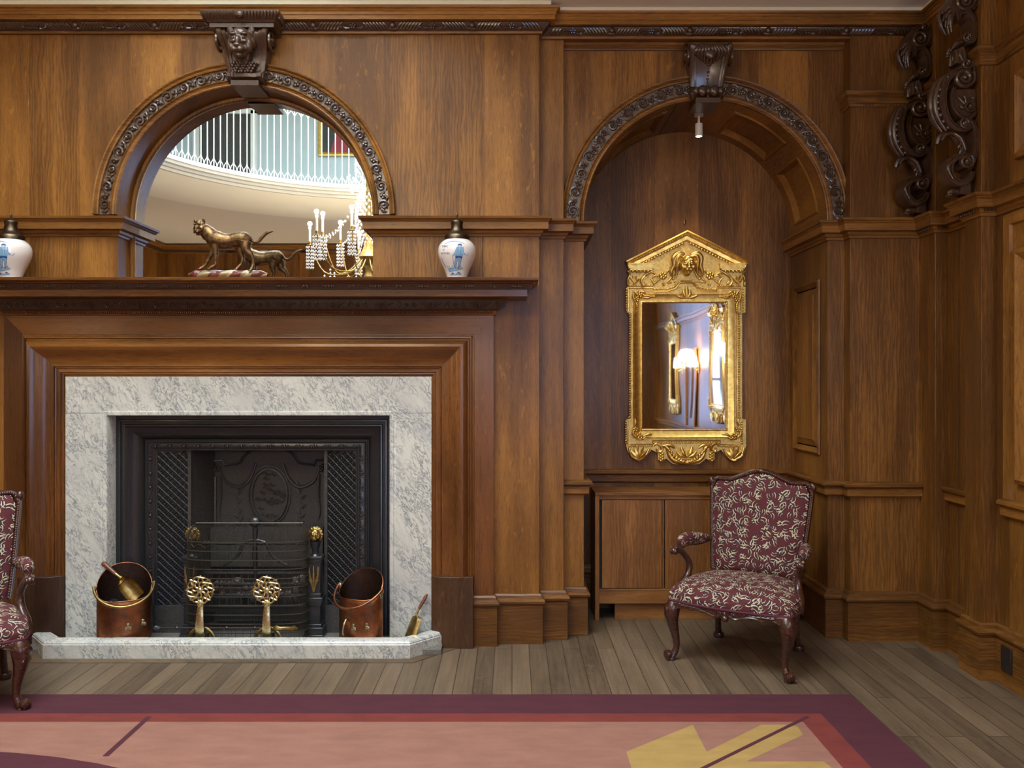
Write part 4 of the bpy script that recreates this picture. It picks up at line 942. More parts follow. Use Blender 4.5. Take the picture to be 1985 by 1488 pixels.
# hearth shovel leaning on the marble at the right
sh = thing('hearth_shovel', 'small brass hearth shovel leaning on the right marble jamb', 'shovel', (-0.60, 4.97, 0.03))
b0, b1, b2 = P(828, 1151, 5.035), P(812, 1180, 5.01), P(806, 1192, 5.0); b3 = P(790, 1236, 4.96)
g = MB(); g.tube([b0, b0.lerp(b1, 0.2), b0.lerp(b1, 0.7), b1], [0.006, 0.011, 0.010, 0.008], 10); part(g, 'shovel_handle', 'handle_wood', sh, smooth=50)
g = MB(); g.tube([b1, b2], [0.006, 0.008], 8)
dd = (b3 - b2).normalized(); sd = Vector((0.55, -0.8, 0)); sd = (sd - dd * sd.dot(dd)).normalized(); nn_ = sd.cross(dd)
rows = []
for t, wd in ((0, 0.012), (0.012, 0.050), (0.06, 0.055), (0.135, 0.058)):
    rows.append([b2 + dd * t + sd * x * wd + nn_ * (0.016 * abs(x) ** 5) for x in [-1 + 2 * i / 12 for i in range(13)]])
g.grid(rows); 
rows2 = [[p + nn_ * -0.002 for p in r] for r in rows]; g.grid(rows2)
g.box(*( lambda c: (c.x - 0.004, c.x + 0.004, c.y - 0.004, c.y + 0.004, c.z - 0.004, c.z + 0.004))(b2))
part(g, 'shovel_pan', 'old_brass', sh, smooth=50)
# ------------------------------------------------------------------ arched mirror
am = thing('arched_mirror', 'large arched wall mirror above the mantel reflecting the balcony', 'mirror', (mcx, 5.27, 2.22))
n = 48; rin = mr - 0.026
g = MB(); pl_ = [(mcx - rin, 2.222), (mcx + rin, 2.222)] + [(mcx + rin * math.cos(PI * i / n), mzs + rin * math.sin(PI * i / n)) for i in range(n + 1)]
g.prism(pl_, -0.012, -0.008, wallmap(5.268)); part(g, 'mirror_glass', 'mirror', am, smooth=20)
bev = [(mcx - rin, 2.222)] + [(mcx - rin, mzs)] + [(mcx - rin * math.cos(PI * i / n), mzs + rin * math.sin(PI * i / n)) for i in range(1, n)] + [(mcx + rin, mzs), (mcx + rin, 2.222)]
g = MB(); g.sweep([(x, z) for x, z in bev], [(-0.004, 0.018), (0.002, 0.016), (0.004, 0.0)], wallmap(5.275))
g2 = MB(); g2.sweep(bev, [(-0.030, 0.0), (-0.030, 0.012), (-0.018, 0.020), (-0.004, 0.018), (0.002, -0.002)], wallmap(5.275)); part(g2, 'mirror_frame', 'wood_z', am, smooth=30)
# ------------------------------------------------------------------ keystones
def keystone(name, cx, z0, z1, w0, w1, Y, d0, d1, label):
    """carved console that tapers down; z1 top, widths top/bottom, depths bottom/top"""
    t = thing(name, label, 'keystone', (cx, Y, z0)); g = MB(); H = z1 - z0; rows = []
    prof = [(1.0, d1 * 0.75), (0.97, d1 * 0.95), (0.92, d1), (0.84, d1 * 0.96), (0.72, d1 * 0.76), (0.55, d1 * 0.58), (0.38, d0 * 0.85), (0.24, d0 * 0.75), (0.20, d0 * 0.9), (0.14, d0 * 1.12), (0.07, d0 * 1.1), (0.02, d0 * 0.8), (0, 0.0)]
    for f_, d in prof:
        w_ = w0 + (w1 - w0) * f_
        r = []
        for u, k in ((-1, 0), (-1, 0.96), (-0.96, 1.0), (-0.80, 1.0), (-0.78, 0.93), (-0.66, 0.93), (-0.64, 0.86), (-0.3, 0.92), (0, 0.94), (0.3, 0.92), (0.64, 0.86), (0.66, 0.93), (0.78, 0.93), (0.80, 1.0), (0.96, 1.0), (1, 0.96), (1, 0)): r.append((cx + u * w_ / 2, Y - d * k, z0 + H * f_))
        rows.append(r)
    g.grid(rows)
    for s in (1, -1):                       # side volutes
        x = cx + s * (w1 / 2 + 0.001); sp = spiral(0, 0, d1 * 0.46, d1 * 0.10, PI / 2, 1.7, 22)
        g.tube([(x, Y - d1 * 0.52 - a, z0 + H * 0.83 + b) for a, b in sp], 0.010, 6); g.ball((x, Y - d1 * 0.52, z0 + H * 0.83), 0.020, (1, 1, 1), 8, 6)
        x = cx + s * (w0 + (w1 - w0) * 0.12) / 2; sp = spiral(0, 0, d0 * 0.5, d0 * 0.12, PI / 2, 1.5, 16)
        g.tube([(x, Y - d0 * 0.6 - a, z0 + H * 0.12 + b) for a, b in sp], 0.007, 6)
    g.box(cx - w0 * 0.42, cx + w0 * 0.42, Y - d0 * 1.0, Y + 0.12, z0 - 0.030, z0)
    part(g, 'console_block', 'carved', t, smooth=40)
    return t, (lambda u, v, h: (u, Y - h, v))
def kd(z):
    f_ = (z - 3.395) / 0.32; pr_ = [(1.0, 0.75 * 0.17), (0.97, 0.95 * 0.17), (0.92, 0.17), (0.84, 0.96 * 0.17), (0.72, 0.76 * 0.17), (0.55, 0.58 * 0.17), (0.38, 0.0723), (0.24, 0.064), (0.20, 0.0765), (0.14, 0.095), (0.07, 0.0935), (0.0, 0.07)]
    for (a, da), (b, db) in zip(pr_, pr_[1:]):
        if b <= f_ <= a: return db + (da - db) * (f_ - b) / (a - b)
    return 0.1
k1, f1 = keystone('carved_keystone', ACX, 3.395, 3.715, 0.185, 0.27, 5.26, 0.085, 0.17, 'carved oak keystone with acanthus leaf over the niche arch')
g = MB()
for s in (1, -1):
    for j in range(5):
        a = -PI / 2 + s * (0.25 + 0.33 * j); stroke(g, [(ACX + s * (0.006 + 0.012 * j), 3.700), (ACX + s * (0.012 + 0.018 * j), 3.672), (ACX + s * (0.012 + 0.021 * j), 3.635 + 0.004 * j), (ACX + s * (0.008 + 0.017 * j), 3.585 + 0.013 * j)], [0.010, 0.017, 0.015, 0.005], lambda u, v, h: (u, 5.26 - kd(v) * 0.90 - h, v), 7, 0.002, 3)
g.ball((ACX, 5.26 - 0.150, 3.645), 0.030, (1.2, 0.6, 1.2), 10, 8); part(g, 'acanthus_leaf', 'carved', k1, smooth=60)
g = MB()
for x, r in ((-0.078, 0.018), (-0.036, 0.028), (0, 0.016), (0.036, 0.028), (0.078, 0.018)): g.ball((ACX + x, 5.168, 3.436), r, (1.1, 0.8, 1.25), 12, 8)
part(g, 'lower_roll', 'carved', k1, smooth=60)
g = MB()
for i in range(11): z = 3.59 - 0.0185 * i; f_ = (z - 3.395) / 0.32; g.ball((ACX, 5.26 - kd(z) * 0.94 - 0.003, z), 0.0088 if i % 2 == 0 else 0.006, n=8, m=6)
part(g, 'bead_drop', 'carved', k1, smooth=60)
KZ = 3.46
k2, f2 = keystone('carved_keystone', -1.62, 3.44, 3.735, 0.20, 0.315, BY, 0.10, 0.17, 'carved oak keystone with panther head above the arched mirror')
g = MB(); q = lionmask(g, (-1.625, BY - 0.140, 3.640), 0.128, (0, -1, -0.12), True)
g.ball(q(0, -0.3, -0.4), 0.055, (1, 0.9, 1.3), 10, 8)
part(g, 'panther_head', 'carved', k2, remesh=0.0035)
g = MB(); random.seed(4)
for i in range(4):
    for j in range(9 - i): g.ball((-1.625 + (j - (8 - i) / 2) * 0.0185, BY - 0.103 - 0.008 * ((i + j) % 2), 3.54 - 0.0165 * i), 0.0115, n=8, m=6)
part(g, 'grape_cluster', 'carved', k2, smooth=60)
g = MB()
cp = [(-1.83, BY), (-1.83, BY - 0.10), (-1.405, BY - 0.10), (-1.405, BY)]
cp2 = [(-1.815, BY), (-1.815, BY - 0.17), (-1.42, BY - 0.17), (-1.42, BY)]
g.sweep(cp2, [(-0.03, 3.735), (-0.025, 3.742), (-0.008, 3.746), (-0.006, 3.758), (0.004, 3.762), (0.008, 3.772), (0.018, 3.780), (0.03, 3.800), (0.036, 3.815), (0.036, 3.820), (-0.1, 3.82)], XY); g.box(-1.81, -1.425, BY - 0.165, BY, 3.733, 3.80)
for i in range(23):
    x = -1.838 + 0.0195 * i
    if abs(i - 11) > 0: stroke(g, [(x, 3.778), (x + (0.004 if i > 11 else -0.004), 3.795), (x + (0.012 if i > 11 else -0.012), 3.812)], [0.004, 0.0085, 0.005], lambda u, v, h: (u, BY - 0.183 - 0.55 * (v - 3.775) - h, v), 6, 0.004, 2)
g.ball((-1.6175, BY - 0.200, 3.795), 0.026, (1, 0.7, 0.9), 10, 8)
for s in (-1, 1):
    for i in range(7): g.ball((-1.6175 + s * 0.225, BY - 0.02 - 0.024 * i, 3.795), 0.014, (0.8, 0.6, 1.4), 6, 5)
part(g, 'carved_cap', 'carved', k2, smooth=40)
# ------------------------------------------------------------------ rug
rug = MB(); RT = 0.016
rx1, ry1, rx0, ry0 = 1.73, 4.215, -4.9, 0.9
def flatpoly(mm, pts, z, mi): mm.add([(x, y, z) for x, y in pts], [tuple(range(len(pts)))], mi)
rug.box(rx0, rx1, ry0, ry1, 0.001, RT, 0)
i1, i2 = 0.245, 0.345
flatpoly(rug, [(rx0 + i1, ry0 + i1), (rx1 - i1, ry0 + i1), (rx1 - i1, ry1 - i1), (rx0 + i1, ry1 - i1)], RT + 0.0004, 1)
fx_, fy_ = rx1 - i2 - 0.02, ry1 - i2
flatpoly(rug, [(rx0 + i2, ry0 + i2), (-0.55, ry0 + i2), (-0.45, fy_), (rx0 + i2, fy_)], RT + 0.0008, 2)
flatpoly(rug, [(-0.55, ry0 + i2), (fx_, ry0 + i2), (fx_, fy_), (-0.45, fy_)], RT + 0.0008, 2)
def rp_(px, py): Y = F * (CZ - RT) / (py - 744); return ((px - 992.5) * Y / F, Y)
yel = [rp_(*q) for q in ((1343, 1404.5), (1370, 1457), (1476, 1404.5), (1529, 1404.5), (1546, 1408), (1557, 1424), (1446, 1476), (1597, 1476))]
yel += [(yel[-1][0] + 0.05, yel[-1][1] - 0.25), (yel[-1][0] - 0.2, yel[-1][1] - 0.5), (0.55, 3.10)] + [rp_(1224, 1488), rp_(1214, 1457)]
flatpoly(rug, yel, RT + 0.0012, 3)
def band(mm, a, b, w_, z, mi):
    dx, dy = b[0] - a[0], b[1] - a[1]; L = math.hypot(dx, dy); nx, ny = -dy / L * w_ / 2, dx / L * w_ / 2
    flatpoly(mm, [(a[0] - nx, a[1] - ny), (b[0] - nx, b[1] - ny), (b[0] + nx, b[1] + ny), (a[0] + nx, a[1] + ny)], z, mi)
q1, q2 = rp_(1566, 1389), rp_(1365, 1488); q2 = (q2[0] - (q1[0] - q2[0]) * 0.6, q2[1] - (q1[1] - q2[1]) * 0.6); band(rug, q1, q2, 0.020, RT + 0.0016, 0)
q1, q2 = rp_(289, 1389), rp_(204, 1466); band(rug, q1, q2, 0.027, RT + 0.0016, 0)
el = []
c_ = (-2.52, 1.45)
for i in range(72):
    a = 2 * PI * i / 72; el.append((c_[0] + 2.30 * math.cos(a), c_[1] + 2.125 * math.sin(a)))
flatpoly(rug, el, RT + 0.0012, 0)
o = rug.build('area_rug', ['rug_plum', 'rug_red', 'rug_pink', 'rug_yellow'], smooth=0)
tag(o, 'plum bordered wool rug with pink field, red band and mustard zigzag on the floor', 'rug')
# ------------------------------------------------------------------ armchairs
def make_chair(label, loc, rz):
    t = thing('carved_armchair', label, 'armchair', loc, world=False, rz=rz, group='pair of flame patterned armchairs')
    # seat cushion: rounded trapezoid with a domed top
    n = 28; rows = []; uvs = []
    def foot(s_, t_):                       # s across, t back to front, -1..1, squircle
        x, y = s_ * math.sqrt(1 - 0.26 * t_ * t_), t_ * math.sqrt(1 - 0.30 * s_ * s_)
        hw = 0.325 + 0.055 * (-t_); return x * hw * 1.04, (-0.02) + y * 0.315
    g = MB()
    for i in range(n + 1):
        row = []
        for j in range(n + 1):
            s_, t_ = -1 + 2 * j / n, -1 + 2 * i / n; x, y = foot(s_, t_)
            e = max(abs(s_), abs(t_)); d = (1 - s_ ** 4) * (1 - t_ ** 4)
            z = 0.400 + 0.058 * d ** 0.6 + 0.012 * (1 - t_ * t_); row.append((x, y, z)); uvs.append((x + 1, y + z * 0.3 + 1))
        rows.append(row)
    g.grid(rows, uvs=uvs)
    per = [(-1 + 2 * k / n, -1) for k in range(n)] + [(1, -1 + 2 * k / n) for k in range(n)] + [(1 - 2 * k / n, 1) for k in range(n)] + [(-1, 1 - 2 * k / n) for k in range(n)]
    rr = []; uv2 = []
    for z, q in ((0.412, 0.985), (0.396, 1.012), (0.375, 1.022), (0.350, 1.012)):
        row = []
        for k, (a, b) in enumerate(per + [per[0]]):
            x, y = foot(a, b); zz = z + (0.0 if z != 0.412 else -0.012); row.append((x * q, (y + 0.02) * q - 0.02, zz)); L = k * 0.0245; uv2.append((x + 0.6 * y + 1, y * 0.6 + zz - 0.3 * x + 1.2))
        rr.append(row)
    g.grid(rr, uvs=uv2); g.build('seat', 'fabric', t, smooth=70)
    g = MB(); ring = [((foot(a, b)[0]) * 1.02, (foot(a, b)[1] + 0.02) * 1.02 - 0.02, 0.348) for a, b in per]; g.tube(ring + [ring[0]], 0.0075, 6, cap=False); g.build('seat_braid', 'fringe', t, smooth=60)
    # back
    zb, zt = 0.44, 0.985
    def hw(z): q = (z - zb) / (zt - zb); return 0.252 + 0.048 * q ** 0.8
    def crown(s_): return 0.058 * math.exp(-(s_ / 0.42) ** 2) - 0.010 * math.exp(-((abs(s_) - 0.62) / 0.16) ** 2) - 0.055 * max(0, (abs(s_) - 0.88) / 0.12) ** 2
    def yb(z): return 0.225 + 0.235 * (z - zb) + 0.0
    def bp(s_, q, d=0.0, k=1.0):
        z = zb + (zt - zb) * q + crown(s_ * 1.0) * q ** 3
        hwz = hw(z) * k; return (s_ * hwz, yb(z) - d, z)
    g = MB(); rows = []; uvs = []
    for i in range(25):
        row = []
        for j in range(25):
            s_, q = -1 + 2 * j / 24, i / 24; dome = 0.045 * (1 - abs(s_) ** 5) * (1 - abs(2 * q - 1) ** 7) ** 0.7
            p = bp(s_, q, 0.012 + dome); row.append(p); uvs.append((p[0] + 3, p[2] + 0.2))
        rows.append(row)
    g.grid(rows, uvs=uvs); rows = []; uvs = []
    for i in range(25):
        rows.append([bp(-1 + 2 * j / 24, i / 24, -0.035) for j in range(25)]); uvs += [(p[0] + 5, p[2]) for p in rows[-1]]
    g.grid(rows, uvs=uvs); g.build('backrest', 'fabric', t, smooth=70)
    edge = [bp(-1, i / 20, 0.0, 1.04) for i in range(20)] + [bp(-1 + 2 * j / 30, 1, 0.0, 1.04) for j in range(31)] + [bp(1, 1 - i / 20, 0.0, 1.04) for i in range(1, 21)]
    edge = [(x, y + 0.006, z + (0.010 if 19 < i < 51 else 0)) for i, (x, y, z) in enumerate(edge)]
    g = MB(); g.tube(edge, 0.0165, 8, flat=1.35)
    for i in range(0, len(edge) - 1):
        for h in (0.25, 0.75):
            p = Vector(edge[i]).lerp(Vector(edge[i + 1]), h); g.ball((p.x, p.y - 0.017, p.z), 0.0085, (1, 0.8, 1.2), 5, 4)
    for s_ in (-1, 1): g.ball((s_ * 0.315, yb(0.98) - 0.006, 0.975), 0.022, (1, 0.9, 1.3), 8, 6)
    g.ball((0, yb(1.03) - 0.012, 1.055), 0.018, (1.6, 0.7, 0.8), 8, 6)
    g.build('back_frame', 'chair_wood', t, smooth=50)
    g = MB(); g.tube([(x * 0.925, y - 0.017, z - (0.020 if 19 < i < 51 else 0.0)) for i, (x, y, z) in enumerate(edge)], 0.0065, 6); g.build('back_braid', 'fringe', t, smooth=60)
    # seat rails with a carved serpentine apron
    g = MB(); rows = []
    for i in range(41):
        x = -0.325 + 0.65 * i / 40; s_ = x / 0.325
        zl = 0.318 - 0.026 * math.exp(-(s_ / 0.22) ** 2) + 0.008 * math.cos(s_ * 9) - 0.02 * max(0, abs(s_) - 0.7) / 0.3
        y = -0.325 + 0.025 * s_ * s_ - 0.006; rows.append([(x, y, 0.346), (x, y - 0.008, 0.332), (x, y - 0.004, (zl + 0.332) / 2), (x, y - 0.008, zl + 0.004), (x, y, zl), (x, y + 0.03, zl + 0.004), (x, y + 0.03, 0.346)])
    g.grid(rows)
    ap = lambda u, v, h: (u, -0.332 + 0.025 * (u / 0.325) ** 2 - h, v)
    for s_ in (1, -1):
        stroke(g, [(s_ * 0.02, 0.318), (s_ * 0.06, 0.302), (s_ * 0.11, 0.318), (s_ * 0.16, 0.322), (s_ * 0.21, 0.312)], [0.008, 0.008, 0.006, 0.007, 0.003], ap, 6, 0.004, 4)
        stroke(g, spiral(s_ * 0.035, 0.322, 0.020, 0.005, -PI / 2, s_ * 1.3, 12), [0.006, 0.005, 0.006], ap, 5, 0.005, 1)
        for j in range(6): leaf(g, s_ * (0.07 + 0.028 * j), 0.318 + 0.004 * math.sin(j * 2.2), PI / 2 - s_ * 1.0, 0.024, 0.0055, ap, 0.004)
        for j in range(12): g.ball(ap(s_ * (0.02 + 0.025 * j), 0.340, 0.006), 0.006, (1.2, 0.7, 0.8), 5, 4)
    g.ball(ap(0, 0.300, 0.006), 0.022, (1, 0.8, 0.9), 10, 8); g.ball(ap(0.0, 0.322, 0.008), 0.014, (0.8, 0.7, 1.3), 8, 6)
    g.build('front_rail', 'chair_wood', t, smooth=50)
    for s_ in (1, -1):
        g = MB(); rows = []
        for i in range(21):
            q = i / 20; x = s_ * (0.345 - 0.09 * q + 0.006); y = -0.29 + 0.53 * q; zl = 0.300 + 0.018 * math.sin(q * PI) ; rows.append([(x, y, 0.346), (x + s_ * 0.006, y, 0.325), (x, y, zl), (x - s_ * 0.03, y, zl), (x - s_ * 0.03, y, 0.346)])
        g.grid(rows)
        for j in range(8): g.ball((s_ * (0.352 - 0.09 * j / 8), -0.25 + 0.058 * j, 0.326), 0.009, (0.7, 1.5, 0.9), 6, 4)
        g.build('side_rail', 'chair_wood', t, smooth=50)
    g = MB(); g.box(-0.25, 0.25, 0.235, 0.262, 0.30, 0.42); g.build('back_rail', 'chair_wood', t, bevel=0.004)
    for s_ in (1, -1):                       # cabriole front legs with scroll feet
        g = MB(); dx, dy = s_ * 0.75, -0.66
        pr = [(0.335, 0.000, 0.036), (0.300, 0.012, 0.046), (0.262, 0.017, 0.044), (0.220, 0.012, 0.034), (0.170, 0.001, 0.026), (0.120, -0.010, 0.021), (0.075, -0.012, 0.018), (0.045, -0.002, 0.019), (0.020, 0.014, 0.021)]
        g.tube(smoothline([(s_ * 0.318 + dx * d, -0.278 + dy * d, z) for z, d, r in pr], 3), lerp([r for z, d, r in pr], 25), 10)
        bx_, by_ = s_ * 0.318 + dx * 0.022, -0.278 + dy * 0.022
        T = Vector((dx, dy, 0)).normalized(); sdv = Vector((-T.y, T.x, 0))
        for e in (1, -1): g.tube([Vector((bx_, by_, 0.034)) + T * (0.012 + a) + Vector((0, 0, b)) + sdv * e * 0.012 for a, b in spiral(0, 0, 0.026, 0.005, -PI * 0.7, 1.25, 14)], 0.0085, 6)
        g.ball(Vector((bx_, by_, 0.034)) + T * 0.014, 0.026, (1, 1, 1), 10, 8); g.lathe([(0.001, 0.0), (0.022, 0.0), (0.024, 0.012), (0.018, 0.02)], (bx_ - dx * 0.004, by_ - dy * 0.004, 0), 14)
        kf = lambda u, v, h: tuple(Vector((s_ * 0.318, -0.278, 0)) + T * (0.052 + h) + sdv * u + Vector((0, 0, v)))
        stroke(g, spiral(0, 0.292, 0.026, 0.006, 0, 1.3, 12), [0.006, 0.005, 0.006], kf, 5, 0.0, 1)
        for e in (1, -1):
            for j in range(4): stroke(g, [(0, 0.262 - 0.012 * j), (e * (0.016 - 0.002 * j), 0.262 - 0.014 * j), (e * (0.026 - 0.005 * j), 0.245 - 0.017 * j)], [0.004, 0.0065, 0.003], kf, 5, -0.004 - 0.005 * j, 3)
        stroke(g, [(0, 0.26), (0, 0.20), (0, 0.13)], [0.006, 0.005, 0.002], lambda u, v, h: tuple(Vector((s_ * 0.318, -0.278, 0)) + T * (0.040 - (0.26 - v) * 0.20) + sdv * u + Vector((0, 0, v))), 5, 0, 3)
        g.build('leg', 'chair_wood', t, smooth=60)
    for s_ in (1, -1):
        g = MB(); g.tube(smoothline([(s_ * 0.240, 0.235, 0.33), (s_ * 0.240, 0.245, 0.24), (s_ * 0.240, 0.250, 0.14), (s_ * 0.243, 0.262, 0.06), (s_ * 0.247, 0.285, 0.02)], 4), lerp([0.026, 0.024, 0.019, 0.019, 0.024], 17), 10)
        g.lathe([(0.001, 0.0), (0.030, 0.0), (0.034, 0.015), (0.030, 0.030), (0.012, 0.034)], (s_ * 0.247, 0.282, 0), 14); g.build('leg', 'chair_wood', t, smooth=60)
        # arm: support, padded rest
        g = MB(); g.tube(smoothline([(s_ * 0.342, -0.125, 0.330), (s_ * 0.345, -0.105, 0.385), (s_ * 0.325, -0.045, 0.450), (s_ * 0.322, -0.035, 0.520), (s_ * 0.345, -0.080, 0.585), (s_ * 0.362, -0.135, 0.612), (s_ * 0.366, -0.165, 0.605)], 4), lerp([0.032, 0.030, 0.022, 0.019, 0.019, 0.022, 0.018], 25), 10)
        for j in range(5): g.ball((s_ * (0.350 - 0.004 * j), -0.118 + 0.017 * j, 0.37 + 0.018 * j), 0.017 - 0.001 * j, (0.8, 1, 1.3), 7, 5)
        for e in (1, -1): g.tube([(s_ * 0.366 + e * 0.014, -0.168 - a, 0.606 + b) for a, b in spiral(0, 0, 0.022, 0.005, PI / 2, 1.2, 12)], 0.007, 6)
        g.ball((s_ * 0.366, -0.166, 0.606), 0.021, (1, 1, 1), 10, 8)
        g.tube(smoothline([(s_ * 0.362, -0.13, 0.612), (s_ * 0.350, 0.0, 0.628), (s_ * 0.322, 0.14, 0.615), (s_ * 0.290, 0.26, 0.625)], 4), lerp([0.017, 0.018, 0.017, 0.015], 13), 8)
        g.build('arm', 'chair_wood', t, smooth=60)
        g = MB(); pts = smoothline([(s_ * 0.362, -0.095, 0.640), (s_ * 0.352, 0.0, 0.655), (s_ * 0.330, 0.11, 0.645), (s_ * 0.302, 0.215, 0.635)], 5); rads = lerp([0.022, 0.038, 0.040, 0.038, 0.034, 0.022], len(pts)); b = len(g.v)
        g.tube(pts, rads, 12, flat=0.8)
        for i in range(len(pts)):
            for k in range(12): g.uv[i * 12 + k] = (pts[i].y + 7, 0.035 * (2 * PI * k / 12) * 0.8 + s_)
        g.build('arm_pad', 'fabric', t, smooth=70)
    return t
ch = make_chair('carved mahogany armchair in red flame fabric standing before the niche cabinet', (1.362, 4.855, 0), math.radians(-33))
copy_thing(ch, (-2.825, 4.113, 0.006), math.radians(30), 'carved mahogany armchair in red flame fabric, half out of frame left of the hearth')
# ------------------------------------------------------------------ cabinet in the niche
cb = thing('radiator_cabinet', 'low plain oak cabinet standing in the niche below the gilt mirror', 'cabinet', (1.25, 5.75, 0))
CX0, CX1, CY0, CY1, CT = 0.56, 1.93, 5.58, 5.885, 0.868
g = MB(); g.box(CX0, CX1, CY0 - 0.008, CY1, CT - 0.022, CT); part(g, 'cabinet_top', 'cab_wood_x', cb, bevel=0.002)
g = MB(); g.box(CX0 + 0.002, CX0 + 0.030, CY0, CY1, 0, CT - 0.022); g.box(CX1 - 0.032, CX1 - 0.002, CY0, CY1, 0, CT - 0.022); g.box(CX0 + 0.03, CX1 - 0.03, CY1 - 0.015, CY1, 0.1, CT - 0.022); part(g, 'cabinet_side', 'cab_wood', cb, bevel=0.0015)
g = MB(); g.box(CX0 + 0.03, CX1 - 0.03, CY0 + 0.002, CY0 + 0.022, CT - 0.05, CT - 0.022); g.box(CX0 + 0.030, CX1 - 0.03, CY0 + 0.002, CY0 + 0.022, 0.115, 0.215); part(g, 'cabinet_rail', 'cab_wood_x', cb, bevel=0.002)
g = MB(); g.box(CX0 + 0.14, CX1 - 0.14, CY0 + 0.04, CY0 + 0.06, 0, 0.115); part(g, 'plinth', 'cab_wood_x', cb)
dw = (CX1 - CX0 - 0.09) / 3
for i in range(3):
    g = MB(); a = CX0 + 0.045 + i * dw + 0.004; g.box(a, a + dw - 0.022, CY0 + 0.004, CY0 + 0.020, 0.219, CT - 0.054); g.box(a + dw - 0.018, a + dw - 0.008, CY0 + 0.006, CY0 + 0.020, 0.219, CT - 0.054); part(g, 'cabinet_door', 'cab_wood', cb, bevel=0.0015)
g = MB(); g.box(CX0 + 0.03, CX1 - 0.03, CY0 + 0.021, CY0 + 0.024, 0.2, CT - 0.03); part(g, 'shadow_gap', 'dark', cb)
